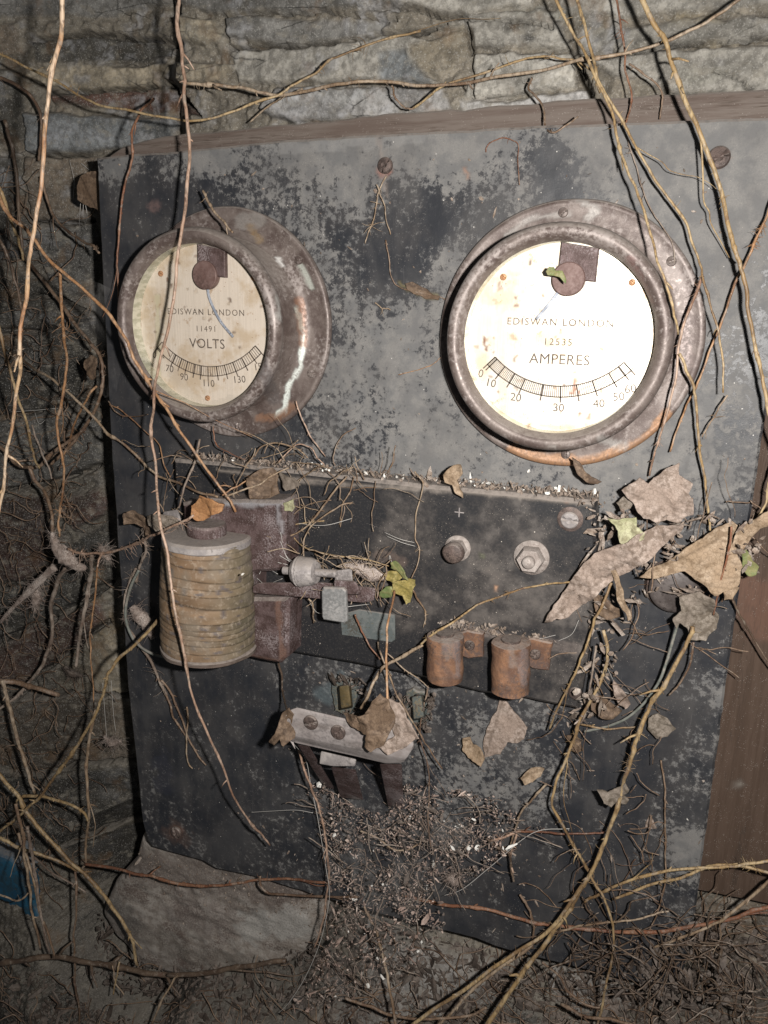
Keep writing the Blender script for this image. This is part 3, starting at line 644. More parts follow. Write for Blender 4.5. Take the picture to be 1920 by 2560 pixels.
def meter(name, cx, cy, label, unit, serial, nums, tickr, tone, metal, rough, needle, shadow_fall, seed, grp='round dial meters'):
    root = thing(name, (cx, cy, 0), label, 'meter')
    fl_ = lathe('flange', cx, cy, [(.64, .0), (.985, .0), (1.0, .02), (1.0, .055), (.985, .075), (.955, .07), (.93, .062), (.88, .062), (.81, .07), (.75, .105), (.722, .17)], MT['brass'], root, 200, .008, seed=seed)
    case = lathe('case', cx, cy, [(.722, .17), (.708, .22), (.70, .30), (.70, .38), (.706, .43), (.718, .46)], MT['brass'], root, 200, .008, seed=seed)
    bez = lathe('bezel', cx, cy, [(.718, .46), (.745, .465), (.774, .485), (.792, .52), (.793, .56), (.780, .597), (.756, .618), (.728, .62), (.705, .61), (.688, .585), (.676, .555), (.668, .53)], MT['brass'], root, 220, .009, seed=seed)
    ins = lathe('inner_wall', cx, cy, [(.668, .53), (.667, .51), (.667, .41)], MT['inner'], root, 128, .0)
    zd = .42
    dm = dial_mat('silvered_dial' if metal > .5 else 'cream_dial', tone, metal, rough)
    th = np.linspace(0, 2 * math.pi, 121)[:-1]
    dial = slab('dial_plate', np.stack([cx + .669 * np.cos(th), cy + .669 * np.sin(th)], 1), zd - .03, zd, dm, root, step=.018, bev=.003)
    # lettering and scale
    f = text('lettering', 'EDISWAN LONDON', .072, .0, .118, zd, dial, cx, cy, 0, sp=1.22, thin=0)
    text('serial_number', serial, .07, .0, -.02, zd, dial, cx, cy, 0, sp=1.25, thin=0)
    text('lettering', unit, .115 if unit == 'VOLTS' else .105, .005 if unit == 'VOLTS' else .02, -.145, zd, dial, cx, cy, 0, sp=1.05, thin=0)
    pv = np.array([.01, .32]); mb = MB()
    pt = lambda r, a: (cx + pv[0] + r * math.sin(math.radians(a)), cy + pv[1] - r * math.cos(math.radians(a)))
    for r in (.655, .735): strip(mb, [pt(r, a) for a in np.linspace(-45, 45, 50)], .0085, zd)
    for a in (-45, 45): strip(mb, [pt(.655, a), pt(.78, a)], .010, zd)
    for a, lng in tickr: strip(mb, [pt(.655, a), pt(.735 + (.04 if lng else 0), a)], .010 if lng else .0042, zd)
    mb.build('scale_markings', MT['marking'], dial, False)
    for s, a, r in nums: text('numeral', s, .085, pv[0] + r * math.sin(math.radians(a)), pv[1] - r * math.cos(math.radians(a)), zd, dial, cx, cy, math.radians(a * .25), sp=1.0, thin=0)
    # movement: cover plate, disc and needle
    mv = slab('movement_cover', np.array([(cx - .02, cy + .668), (cx - .03, cy + .42), (cx + .235, cy + .40), (cx + .24, cy + .625)]), zd + .004, zd + .05, MT['iron'], root, step=.03, bev=.008)
    md = lathe('movement_disc', cx + .05, cy + .418, [(.115, .43), (.115, .486), (.109, .492), (.001, .493)], MT['movdisc'], mv, 48); sharp(md, 25)
    mb = MB(); strip(mb, [(cx + a, cy + b) for a, b in crom(needle, 6)], .020, zd + .03, .006); mb.build('needle', MT['needle'], root, False)
    for a, b in ((-.425, .43), (.477, .40), (-.01, -.607)):
        if unit != 'VOLTS' and b < 0: continue
        c = PX(np.array([cx + a, cy + b, zd])); screw('dial_screw', c[0], c[1], zd, .024, MT['dialscrew'], dial, True, .6 + seed, .012, 16)
    for a in (38, 158, 275, -25 if unit == 'VOLTS' else 95):
        p = np.array([cx + .905 * math.cos(math.radians(a)), cy + .905 * math.sin(math.radians(a)), .062]); c = PX(p)
        screw('flange_screw', c[0], c[1], .062, .036, MT['brass'], fl_, True, a, .02, 18)
    return root, fl_, case, bez, dial
t = NT('inner_wall'); n = t.noise(90, 4, .6, t.stretch((1, 1, 3))); t.fin(t.mix(t.ss(n, .4, .6), (.60, .59, .50), (.42, .42, .33)), .35, .5)
MT['inner'] = t.m
MT['movdisc'] = aged('movement_disc', [(.10, .058, .05), (.14, .09, .08), (.075, .045, .038)], 80, .6, .1, .3, .0005, .2, dust=0)
MT['needle'] = aged('needle_paint', [(.20, .22, .26), (.34, .36, .40), (.08, .08, .09)], 120, .5, .1, .4, .0004, 0, dust=0)
MT['dialscrew'] = aged('dial_screw', [(.36, .19, .10), (.45, .27, .15), (.25, .12, .07)], 120, .5, .4, .3, .0003, 0, dust=0)
LX, LY, RX, RY = 1.36535, -1.461, 4.33108, -1.47275
tv = []
for a in np.linspace(-33, 45, 44): tv.append((a, False))
for a in (-30, -24, -18.5, -12, -6.5, -.6, 7, 14, 21.7, 30, 38): tv.append((a, True))
volt = meter('voltmeter', LX, LY, 'left dial meter with cream face marked VOLTS in a deep brown metal case', 'VOLTS', '11491',
  [('0', -43.5, .80), ('70', -30, .80), ('90', -18.5, .80), ('110', -.6, .80), ('130', 21.7, .81), ('150', 38.5, .81)], tv, (.53, .46, .385), .12, .5,
  [(.055, .31), (.075, .22), (.16, .06), (.285, -.075)], 1, 2)
ta = []
for a in list(np.linspace(-45, -36, 12)) + list(np.linspace(-36, -20.4, 16)) + list(np.linspace(-20.4, 3.1, 21)) + list(np.linspace(3.1, 23, 17)) + list(np.linspace(23, 34, 13)) + list(np.linspace(34, 45, 13)): ta.append((a, False))
for a in (-43.3, -36, -28, -20.4, -8, 3.1, 13, 23, 34, 41): ta.append((a, True))
amp = meter('ammeter', RX, RY, 'right dial meter with bright silvered face marked AMPERES in a brown metal case', 'AMPERES', '12535',
  [('0', -43.8, .82), ('10', -36.5, .82), ('20', -21, .81), ('30', 2.2, .815), ('40', 22.5, .83), ('50', 32.4, .84), ('60', 39.0, .835)], ta, (.64, .59, .52), .40, .40,
  [(-.02, .325), (-.08, .24), (-.16, .14)], 1, 5)
GR = (.52, .55, .49); OR = (.31, .165, .085)
for k in (1, 2, 3):
    paint(volt[k], [([(640,665),(652,710)],6,GR,.9),([(598,640),(604,690)],5,(.5,.5,.47),.6),([(655,725),(650,790),(622,835),(615,885),(600,892)],7,(.72,.76,.71),1),([(648,650),(656,740)],14,(.33,.16,.09),.5),
     ([(600,560),(612,575)],6,(.75,.73,.7),.8),([(650,575),(672,620)],8,GR,.7),([(520,480),(560,470)],22,(.3,.28,.26),.6),([(540,490),(560,520)],14,(.26,.17,.08),.7),
     ([(560,905),(600,900),(630,880)],12,(.30,.15,.08),.6),([(560,780),(590,860)],16,(.06,.055,.06),.5)])
    paint(amp[k], [([(1110,975),(1180,995),(1260,1000),(1330,985),(1400,950),(1440,900)],19,OR,1),([(1250,430),(1290,455),(1270,470)],12,(.36,.34,.32),.7),
     ([(1090,510),(1150,470),(1230,462)],8,(.35,.33,.31),.6),([(1300,950),(1350,965)],12,(.34,.33,.31),.5),([(1360,560),(1400,650)],14,(.22,.13,.12),.5),([(1180,960),(1200,968)],8,(.4,.37,.34),.6),
     ([(1470,700),(1490,780)],18,(.17,.13,.12),.6)])
paint(volt[4], [([(378,823),(440,880),(520,870)],14,(.42,.36,.29),.5),([(430,900),(470,890)],7,(.7,.66,.58),.6),([(372,800),(385,830)],8,(.38,.32,.26),.5),([(340,640),(345,900)],7,(.4,.37,.25),.6),([(565,660),(570,662)],3,(.2,.12,.08),.8),([(385,570),(386,570)],3,(.2,.1,.06),.8)])
paint(amp[4], [([(1319,632),(1326,636)],6,(.30,.15,.10),.9),([(1046,730),(1049,755)],2.5,(.2,.09,.05),1),([(1110,780),(1115,770)],5,(.22,.15,.10),.8),([(1243,820),(1241,835),(1236,850)],4,(.28,.10,.05),.9),([(1243,835),(1250,845),(1250,852)],2.5,(.28,.10,.05),.9),
  ([(1320,770),(1321,776)],3,(.32,.12,.07),.9),([(1070,650),(1078,655)],5,(.38,.26,.16),.6),([(1125,695),(1128,697)],4,(.35,.18,.1),.7),([(1367,797),(1367,798)],3,(.16,.06,.04),1),([(1275,895),(1270,905)],4,(.18,.11,.06),.8),
  ([(1390,620),(1402,680),(1412,720),(1414,770)],2.2,(.22,.12,.06),.9),([(1210,660),(1211,690)],2,(.33,.24,.18),.4),([(1080,640),(1090,900),(1200,920)],9,(.60,.47,.30),.25),([(1168,920),(1230,925)],8,(.35,.27,.18),.6)])

r7 = random.Random(11)
def flecks(n, cx, cy, rx, ry, lo, hi):
    out = []
    for _ in range(n):
        q = r7.random() * 6.283; w = r7.random()**.5; x, y = cx + rx * w * math.cos(q), cy + ry * w * math.sin(q)
        d = (r7.uniform(-4, 4), r7.uniform(-2, 6)); out.append(([(x, y), (x + d[0], y + d[1])], r7.uniform(lo, hi), r7.choice([(.30,.18,.10),(.20,.11,.07),(.42,.33,.24),(.12,.07,.05)]), r7.uniform(.4, 1)))
    return out
def repaint(o, st):
    at = o.data.color_attributes['Tint']; n = len(o.data.vertices); q = np.empty(n * 4, np.float32); at.data.foreach_get('color', q); paint(o, st, q.reshape(-1, 4).astype(float))
repaint(amp[4], flecks(70, 1216, 740, 190, 200, 1.6, 4.5)); repaint(volt[4], flecks(45, 430, 710, 130, 170, 1.4, 3.2))
repaint(volt[4], [([(400,862),(450,880),(500,862)],10,(.36,.32,.27),.5),([(520,858),(500,880),(480,885)],7,(.25,.22,.20),.9)])

# ------------------------------------------------------------ terminal plate on the panel
plate = thing('terminal_plate', (3.4, -3.4, 0), 'smaller black slate plate with dusty sloping edges fixed across the middle of the panel', 'panel')
pp = [(374,992),(484,1000),(650,1018),(951,1051),(1120,1066),(1287,1083),(1289,1200),(1280,1330),(1268,1430),(1250,1534),(1140,1512),(1037,1497),(900,1462),(780,1438),(625,1410),(500,1385),(395,1360),(385,1200)]
pl = dslab('plate', pp, .004, .25, MT['plate'], plate, step=.03, bev=.03, wob=.004, rough=.008)
PD = [(500,1040,.1),(600,1060,.2),(640,1120,.1),(720,1080,.3),(850,1070,.35),(780,1110,.1),(830,1160,.4),(700,1200,.1),(950,1100,.25),(1000,1060,.2),(1100,1100,.3),(1150,1200,.35),(1020,1220,.45),(900,1200,.35),(940,1300,.42),(1100,1300,.4),(1200,1300,.4),(1250,1150,.25),(1190,1090,.2),(700,1400,.12),(800,1420,.15),(860,1340,.3),(1000,1340,.4),(1200,1450,.35),(1150,1490,.3),(980,1440,.2),(640,1350,.1),(1240,1400,.35)]
dusty(pl, PD)
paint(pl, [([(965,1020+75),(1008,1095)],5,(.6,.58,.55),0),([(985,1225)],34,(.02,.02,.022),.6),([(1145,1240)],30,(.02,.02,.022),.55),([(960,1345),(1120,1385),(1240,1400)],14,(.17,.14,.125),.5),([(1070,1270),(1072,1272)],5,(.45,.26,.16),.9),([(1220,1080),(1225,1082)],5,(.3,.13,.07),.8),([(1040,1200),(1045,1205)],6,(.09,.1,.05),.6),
  ([(470,1015),(620,1035),(800,1050),(1000,1062),(1280,1090)],7,(.22,.19,.165),.75),([(820,1200),(870,1215)],14,(.15,.11,.09),.5)])
# painted plus sign
mb = MB(); c = U(992.5, 1106.5, .25)
strip(mb, [(c[0] - .04, c[1]), (c[0] + .04, c[1])], .009, c[2] + .004, .002); strip(mb, [(c[0], c[1] - .04), (c[0], c[1] + .04)], .009, c[2] + .0062, .002)
mb.build('plus_mark', MT['pale_metal'], plate, False)
screw('plate_screw', 1232, 1121, .25, .10, MT['screw'], plate, False, .0, .015)
screw('screw_slotted', 1231, 1123, .265, .068, MT['pale_metal'], plate, True, -.12, .025)
screw('plate_screw', 1243, 1497, .25, .055, MT['screw'], plate, False, .0, .02)
def nut(dx, dy, label, r=.13, mat='zinc', st=.05):
    c = U(dx, dy, .25); root = thing('terminal_nut', (c[0], c[1], .25), label, 'nut', 'nuts on the terminal plate')
    lathe('washer', c[0], c[1], [(.001, .252), (r * 1.08, .252), (r * 1.12, .262), (r * 1.1, .278), (.001, .28)], MT[mat], root, 40, .03)
    mb = MB(); v = []; f = []
    prof = [(1.0, .279), (1.0, .35), (.88, .375), (.5, .378), (.001, .378)]
    for q, z in prof:
        for k in range(24):
            a = 2 * math.pi * k / 24; hx = math.cos(math.pi / 6) / math.cos((a % (math.pi / 3)) - math.pi / 6)
            v.append((c[0] + r * .86 * q * hx * math.cos(a), c[1] + r * .86 * q * hx * math.sin(a), z))
    f = [(i * 24 + k, i * 24 + (k + 1) % 24, (i + 1) * 24 + (k + 1) % 24, (i + 1) * 24 + k) for i in range(4) for k in range(24)]
    mb.add(v, f); o = mb.build('hex_nut', MT[mat], root); sharp(o)
    lathe('stud', c[0], c[1], [(st, .37), (st, .42), (st * .8, .435), (.001, .437)], MT[mat if st < .06 else 'screw'], root, 24, .05)
    return root
nut(990, 1183, 'pinkish brown round terminal nut on the plate, just below the painted plus sign', .10, 'zinc', .088)
nut(1149, 1203, 'pale chalky hexagonal terminal nut on the plate, between the plus sign and the slotted screw')

# ------------------------------------------------------------ wound coil on its iron yoke
coil = thing('relay_coil', tuple(U(447, 1280, .3)), 'yellowish tape wound coil on a rusty iron yoke at the left of the plate', 'coil')
def prism(name, dp, h0, h1, mat, parent=None, **k): return dslab(name, dp, h0, h1, mat, parent, **k)
y1 = prism('yoke', [(392,1086),(440,1078),(610,1081),(617,1090),(615,1232),(545,1238),(545,1292),(624,1292),(622,1420),(605,1434),(520,1418),(415,1402),(400,1395)], .252, .52, MT['iron'], coil, step=.03, bev=.03, rough=.02, wob=.008)
paint(y1, [([(490,1086),(605,1088)],8,(.40,.40,.42),.7),([(600,1090),(607,1150)],5,(.38,.37,.39),.6),([(600,1300),(610,1420)],9,(.20,.11,.08),.7),([(440,1408),(600,1428)],8,(.13,.07,.05),.7)])  # pale strokes on the top and right edges paint highlights into the iron
def coil_mesh():
    a = U(447, 1160, .66); b = U(452, 1385, .66); ax = (b - a); L = np.linalg.norm(ax); ax /= L
    out_ = np.array([0, 0, 1.0]); sd = np.cross(ax, out_); sd /= np.linalg.norm(sd); out_ = np.cross(sd, ax)
    nseg = 72; rows = 150; v = []; C = []
    for i in range(rows):
        t_ = i / (rows - 1); turns = t_ * 13.5
        base = .365 + .045 * t_ + .02 * math.sin(t_ * 3.1)
        for k in range(nseg):
            an = 2 * math.pi * k / nseg
            tt = turns + .35 * math.sin(an + .6) + .6 * math.sin(t_ * 7.3) + .35 * math.sin(t_ * 17) + .5 * (float(vnoise(an * 1.2, turns * .5, 0, 7)) - .5)
            fr = tt % 1.0
            r = base * (1 + .007 * math.sin(fr * math.pi) ** .5 + .012 * (fr - .5)) + .012 * (float(vnoise(an * 3, t_ * 20, 0, 9)) - .5)
            lump = .02 * float(vnoise(math.cos(an) * 2, math.sin(an) * 2, t_ * 2, 17))
            v.append(a + ax * L * t_ + (r + lump) * (math.cos(an) * sd + math.sin(an) * out_))
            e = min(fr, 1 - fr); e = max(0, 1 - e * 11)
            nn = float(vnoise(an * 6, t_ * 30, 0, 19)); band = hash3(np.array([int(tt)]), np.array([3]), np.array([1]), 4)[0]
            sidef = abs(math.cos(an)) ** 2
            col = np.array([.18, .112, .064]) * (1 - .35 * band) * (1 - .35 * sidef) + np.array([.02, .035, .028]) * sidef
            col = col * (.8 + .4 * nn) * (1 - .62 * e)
            if float(vnoise(an * 9, t_ * 26, 3, 23)) > .83: col = np.array([.085, .068, .062])
            C.append((*col, 1))
    f = [(i * nseg + k, i * nseg + (k + 1) % nseg, (i + 1) * nseg + (k + 1) % nseg, (i + 1) * nseg + k) for i in range(rows - 1) for k in range(nseg)]
    f += [tuple(range(nseg))[::-1], tuple((rows - 1) * nseg + k for k in range(nseg))]
    t = NT('wound_tape'); at = t.attr('Tint', 'Color'); n = t.noise(260, 5, .6); n2 = t.noise(30, 4)
    c = t.mix(t.ss(n2, .48, .66, 0, .6), at, (.155, .13, .10)); c = t.mix(t.ss(n, .5, .7, 0, .4), c, (.33, .27, .21))
    c = settle(t, c, .6, (.30, .26, .23)); t.fin(c, .7, 0, t.bump(n, .5, .0008), .4)
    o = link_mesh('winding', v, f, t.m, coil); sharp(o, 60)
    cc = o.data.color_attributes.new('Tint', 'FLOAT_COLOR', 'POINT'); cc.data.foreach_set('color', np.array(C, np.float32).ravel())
    for nm, p, rr, th, m in (('end_cheek', a - ax * .03, .39, .09, MT['pale_metal']), ('end_cheek', b + ax * .0, .44, .07, MT['wood']), ('core', a - ax * .13, .17, .12, MT['iron'])):
        mb = MB(); n_ = 48; vv = []
        for q, z in ((.001, 0), (rr * .94, 0), (rr, .02), (rr, th - .02), (rr * .94, th), (.001, th)):
            for k in range(n_): 
                an = 2 * math.pi * k / n_; vv.append(p + ax * z + q * (1 + .04 * (float(vnoise(math.cos(an) * 3, math.sin(an) * 3, rr * 9, 2)) - .5)) * (math.cos(an) * sd + math.sin(an) * out_))
        mb.add(vv, [(i * n_ + k, i * n_ + (k + 1) % n_, (i + 1) * n_ + (k + 1) % n_, (i + 1) * n_ + k) for i in range(5) for k in range(n_)])
        o = mb.build(nm, m, coil); sharp(o)
        paint(o, [([(380,1120),(450,1108),(510,1130),(440,1150)],34,(.10,.075,.06),.75)] if nm == 'end_cheek' and m is MT['pale_metal'] else [])
coil_mesh()
# bracket of the coil at its upper left
hull('terminal_lug', [(352,1105,.6),(385,1100,.6),(395,1135,.6),(352,1140,.6),(352,1105,.45),(385,1100,.45),(395,1135,.45),(350,1140,.45)], MT['pale_metal'], coil)
# contact arm with its screw
arm = thing('contact_arm', tuple(U(700, 1270, .3)), 'dust caked contact arm with a knurled adjusting screw right of the coil', 'contact arm')
hull('lever', [(546,1266,.60),(560,1258,.60),(700,1258,.6),(812,1270,.6),(808,1298,.6),(785,1302,.6),(690,1290,.6),(546,1281,.60),(546,1266,.5),(700,1258,.5),(812,1270,.5),(785,1302,.5),(690,1290,.5),(546,1281,.5)], MT['iron'], arm, .015)
def rod(name, d0, d1, h, r, mat, parent, prof=None, seg=24):
    a, b = U(*d0, h), U(*d1, h if not isinstance(h, tuple) else h[1]); mb = MB(); pr = prof or [(0, r), (1, r)]
    tube(mb, [a + (b - a) * t_ for t_, _ in pr], np.array([q for _, q in pr]), seg); o = mb.build(name, mat, parent); sharp(o, 35)
    if mat.name in ('dusty_grey_metal', 'rusty_iron', 'orange_rust', 'patinated_brass'): paint(o, [])
    return o
rod('adjusting_screw', (613,1232), (735,1240), .62, .035, MT['pale_metal'], arm)
rod('knurled_nut', (634,1234), (684,1235), .62, .13, MT['pale_metal'], arm, [(0, .07), (.04, .10), (.22, .13), (.3, .11), (.34, .135), (.55, .125), (.8, .12), (.98, .10), (1, .06)])
hull('post', [(725,1232,.66),(760,1228,.66),(764,1270,.66),(722,1268,.66),(725,1232,.27),(760,1228,.27),(764,1270,.27),(722,1268,.27)], MT['pale_metal'], arm, .02)
hull('post_collar', [(720,1252,.70),(770,1255,.70),(782,1285,.70),(724,1285,.70),(720,1252,.55),(770,1255,.55),(782,1285,.55),(724,1285,.55)], MT['iron'], arm, .03)
o = dslab('spring_tab', [(699,1268),(741,1269),(748,1276),(749,1342),(742,1347),(697,1340),(694,1333),(695,1275)], .70, .725, MT['pale_metal'], arm, step=.02, bev=.012, hf=lambda x, y: .02 * (fbm(x * 5, y * 5, 0, 8) - .5) + .06 * (y - y.mean()))
paint(o, [([(700,1280),(745,1335)],40,(.22,.235,.235),.6)])
for n_ in ('lever', 'post', 'post_collar'): pass
# small name plate
npl = dslab('name_plate', [(734,1328),(775,1317),(852,1329),(853,1382),(846,1388),(738,1372)], .254, .275, MT['nameplate'] if 'nameplate' in MT else aged('name_plate_metal', [(.10,.115,.115),(.15,.16,.155),(.07,.065,.055)], 120, .55, .2, .4, .0004, .3), None, step=.03, bev=.006)
tag(npl, 'small tarnished grey name plate with worn lettering under the grey metal tab', 'name plate')
mb = MB()
for r_ in range(3):
    for k in range(9):
        if random.random() < .3: continue
        c = U(768 + k * 8.5 + r_ * 2, 1342 + r_ * 11 + k * 1.2, .28); e = U(768 + k * 8.5 + r_ * 2 + 4.5, 1342 + r_ * 11 + k * 1.2 - random.random() * 3, .28)
        strip(mb, [c[:2], e[:2]], .012, .2765, .0015)
mb.build('worn_lettering', MT['copper_green'], npl, False)

# ------------------------------------------------------------ two rusty fuse posts
def fuse(dt, db, hw, label, lug, k):
    root = thing('fuse_post', tuple(U((dt[0] + db[0]) / 2, (dt[1] + db[1]) / 2, .3)), label, 'fuse post', 'rusty fuse posts')
    h = .52; a, b = U(*dt, h), U(*db, h); L = b - a
    r = np.linalg.norm(U(dt[0] + hw, dt[1], h) - U(dt[0] - hw, dt[1], h)) / 2
    mb = MB(); n_ = 40; rows = 40; v = []
    ax = L / np.linalg.norm(L); s = np.cross(ax, [0, 0, 1.0]); s /= np.linalg.norm(s); o_ = np.cross(s, ax)
    prof = [(-.02, .45), (0.005, .62), (0, .9), (.012, 1.0)] + [(q, 1.0 + .03 * math.sin(q * 9 + k)) for q in np.linspace(.05, .95, 30)] + [(.985, .99), (1, .93), (1.0, .5), (1.0, .001)]
    for q, rr in prof:
        for j in range(n_):
            an = 2 * math.pi * j / n_; w = 1 + .13 * (float(fbm(math.cos(an) * 2.5 + k, math.sin(an) * 2.5, q * 5, 6, 5)) - .5)
            v.append(a + L * q + r * rr * w * (math.cos(an) * s + math.sin(an) * o_))
    mb.add(v, [(i * n_ + j, i * n_ + (j + 1) % n_, (i + 1) * n_ + (j + 1) % n_, (i + 1) * n_ + j) for i in range(len(prof) - 1) for j in range(n_)] + [tuple(range(n_))[::-1]])
    o = mb.build('barrel', MT['rust'], root); sharp(o, 50)
    x, y = (dt[0] + db[0]) / 2, (dt[1] + db[1]) / 2
    paint(o, [([(x + hw * .7, y - 30), (x + hw * .7, y + 40)], 10, (.18, .15, .15), .6), ([(x - hw * .4, y - 20), (x - hw * .4, y + 30)], 9, (.30, .15, .08), .5), ([(x + 3, y - 40), (x + 6, y - 5)], 12, (.20, .16, .14), .6), ([(x - 15, y + 10), (x + 10, y + 36)], 9, (.09, .055, .045), .6), ([(x, y - 18), (x, y - 16)], 5, (.1, .09, .1), .8), ([(x - hw, y + 48), (x + hw, y + 46)], 5, (.12, .07, .05), .6)])
    rod('screw_head', (dt[0], dt[1] + 3), (dt[0], dt[1] - 6), h, r * .5, MT['screw'], root)
    o = dslab('lug', lug, .256, .31, MT['rust'], root, step=.03, bev=.012, wob=.01); paint(o, [])
    c = np.mean(np.array(lug), 0); s_ = screw('lug_screw', c[0] + 2, c[1], .31, .045, MT['screw'], o, True, .9, .02)
    return root
fuse((962,1372), (961,1466), 38, 'shorter left rusty fuse post, standing over the bottom edge of the plate', [(985,1370),(1008,1362),(1045,1370),(1042,1420),(1012,1424),(985,1415)], 1)
fuse((1104,1386), (1102,1492), 41, 'right rusty fuse post with a wide rusty lug stretching to its right', [(1125,1385),(1150,1380),(1192,1390),(1185,1448),(1150,1446),(1125,1430)], 2)

# ------------------------------------------------------------ knife switch
sw = thing('knife_switch', tuple(U(760, 1640, .1)), 'knife switch with a thick grey bar handle and rusty blades below the plate', 'switch')
hd = hull('handle', [(608,1560,1.02),(622,1534,1.02),(642,1527,1.02),(880,1582,1.02),(898,1608,1.02),(880,1640,.98),(845,1634,1.0),(625,1588,1.0),(612,1578,1.0),
   (625,1602,.90),(640,1608,.90),(835,1652,.9),(870,1650,.9),(640,1530,.84),(880,1585,.84),(895,1612,.84),(612,1562,.84)], MT['handle'] if 'handle' in MT else aged('grey_fibre', [(.235,.205,.195),(.30,.27,.26),(.17,.15,.145)], 60, .6, 0, .35, .0006, .4, dust=.35, tint=True), sw, .03)
paint(hd, [([(625,1560),(700,1570)],12,(.15,.125,.115),.7),([(720,1600),(830,1625)],9,(.13,.11,.10),.6),([(650,1540),(860,1590)],5,(.36,.33,.31),.5),([(690,1562),(694,1563)],4,(.6,.57,.53),.9)])
screw('handle_screw', 672, 1560, 1.02, .065, MT['screw'], hd, True, .4, .02); screw('handle_screw', 731, 1581, 1.02, .065, MT['screw'], hd, True, 1.2, .02)
hull('crossbar', [(693,1622,.86),(770,1640,.86),(768,1655,.86),(722,1656,.86),(690,1650,.86),(693,1622,.74),(770,1640,.74),(768,1655,.74),(690,1650,.74)], MT['pale_metal'], sw, .015)
for q in ([(642,1608,.88),(668,1612,.88),(642,1608,.78),(668,1612,.78),(700,1700,.22),(722,1705,.22),(700,1690,.1),(722,1700,.1)],
          [(715,1656,.8),(768,1662,.8),(715,1656,.7),(768,1662,.7),(735,1722,.3),(785,1728,.3),(735,1722,.12),(785,1728,.12)],
          [(820,1650,.88),(868,1650,.88),(820,1650,.78),(868,1650,.78),(838,1740,.24),(872,1748,.24),(838,1740,.1),(872,1748,.1)]):
    hull('blade', q, MT['iron'], sw, .01)
for (x, y, h_) in ((745, 1505, 1), (902, 1528, 2)):
    o = dslab('contact_clip', [(x - 28, y - 34), (x - 10, y - 40), (x + 22, y - 30), (x + 24, y + 30), (x + 8, y + 42), (x - 26, y + 34)], .004, .06, MT['copper_green'], sw, step=.03, bev=.015, wob=.035)
    hull('clip_jaw', [(x - 12, y - 22, .3), (x + 8, y - 26, .3), (x + 14, y + 20, .3), (x - 8, y + 26, .3), (x - 16, y - 24, .08), (x + 14, y - 28, .08), (x + 18, y + 24, .08), (x - 14, y + 30, .08)], MT['copper_green'] if h_ == 2 else aged('ochre_brass', [(.10,.075,.035),(.15,.11,.055),(.07,.06,.04)], 90, .6, .2, .7, .001, .3), o, .015)

# dark round knob on the right
kn = thing('push_knob', tuple(U(1454, 1272, 0)), 'dark round knob on the panel below the broad tan leaf', 'knob')
c = U(1456, 1275, .12)
lathe('cap', c[0], c[1], [(.185, .0), (.19, .09), (.185, .12), (.15, .135), (.001, .14)], aged('dark_knob', [(.06,.05,.047),(.10,.085,.08),(.045,.036,.033)], 60, .5, .1, .3, .0005, .25), kn, 48)
lathe('collar', c[0], c[1], [(.19, .002), (.22, .002), (.225, .02), (.19, .03)], MT['screw'], kn, 40)

# faded blue metal at the lower left corner
bl = pebble('blue_panel', [(-200,1822),(-40,1838),(20,1855),(52,1895),(66,1960),(92,2010),(135,2052),(150,2080),(120,2100),(60,2100),(-10,2095),(-200,2080)], -.15, .35, MT['blue'], 'faded blue painted metal sheet in the lower left corner behind the stems', 'metal sheet', 9, .02, 5)
paint(bl, [([(15,1960),(25,2010)],9,(.12,.10,.08),.7),([(-10,2080),(100,2095)],14,(.05,.045,.04),.8),([(50,1890),(60,1930)],10,(.07,.09,.10),.6),([(0,2050),(60,2070)],10,(.06,.06,.06),.6)])
bl2 = pebble('blue_panel', [(-160,2150),(0,2180),(22,2205),(30,2300),(-160,2300)], .25, .3, MT['blue'], 'small blue corner at the very bottom left edge of the photo', 'metal sheet', 9, .02, 6)
paint(bl2, [([(-60,2160),(10,2190)],20,(.06,.055,.05),.8)])
# ------------------------------------------------------------ bramble and ivy stems
def hairs(mb, P, R, n, length, rad=.0028, down=.3):
    n = int(n * 1.7) + 2; spots = [random.randrange(2, len(P) - 2) for _ in range(max(1, n // 5))]
    for _ in range(n):
        i = min(len(P) - 3, max(2, random.choice(spots) + random.randint(-1, 1))); T = P[i + 1] - P[i - 1]; T = T / (np.linalg.norm(T) + 1e-9)
        d = np.cross(T, [0, 0, 1.0]) * random.choice((-1, 1)); d /= np.linalg.norm(d) + 1e-9
        d = d * random.uniform(.3, .9) + T * random.uniform(-.9, .9) + np.array([0, 0, random.uniform(-.5, .3)])
        d /= np.linalg.norm(d)
        L = length * random.uniform(.2, 1.0)**1.5; q = [P[i]]; curl = rng.normal(size=3) * .55 + [0, -.25, 0]
        for k in range(6):
            d = d + curl * .35 + rng.normal(size=3) * .12; d /= np.linalg.norm(d); q.append(q[-1] + d * L / 6)
        tube(mb, np.array(q), np.linspace(rad, rad * .3, 7) * random.uniform(.6, 1.4), 4)
def path3(pts):
    """points (dx, dy, h) or (dx, dy, 'w', offset from the stone wall)"""
    out = []
    for p in pts:
        if len(p) == 4: out.append(Uwall(p[0], p[1], p[3]))
        else: out.append(U(p[0], p[1], p[2]))
    return np.array(out)
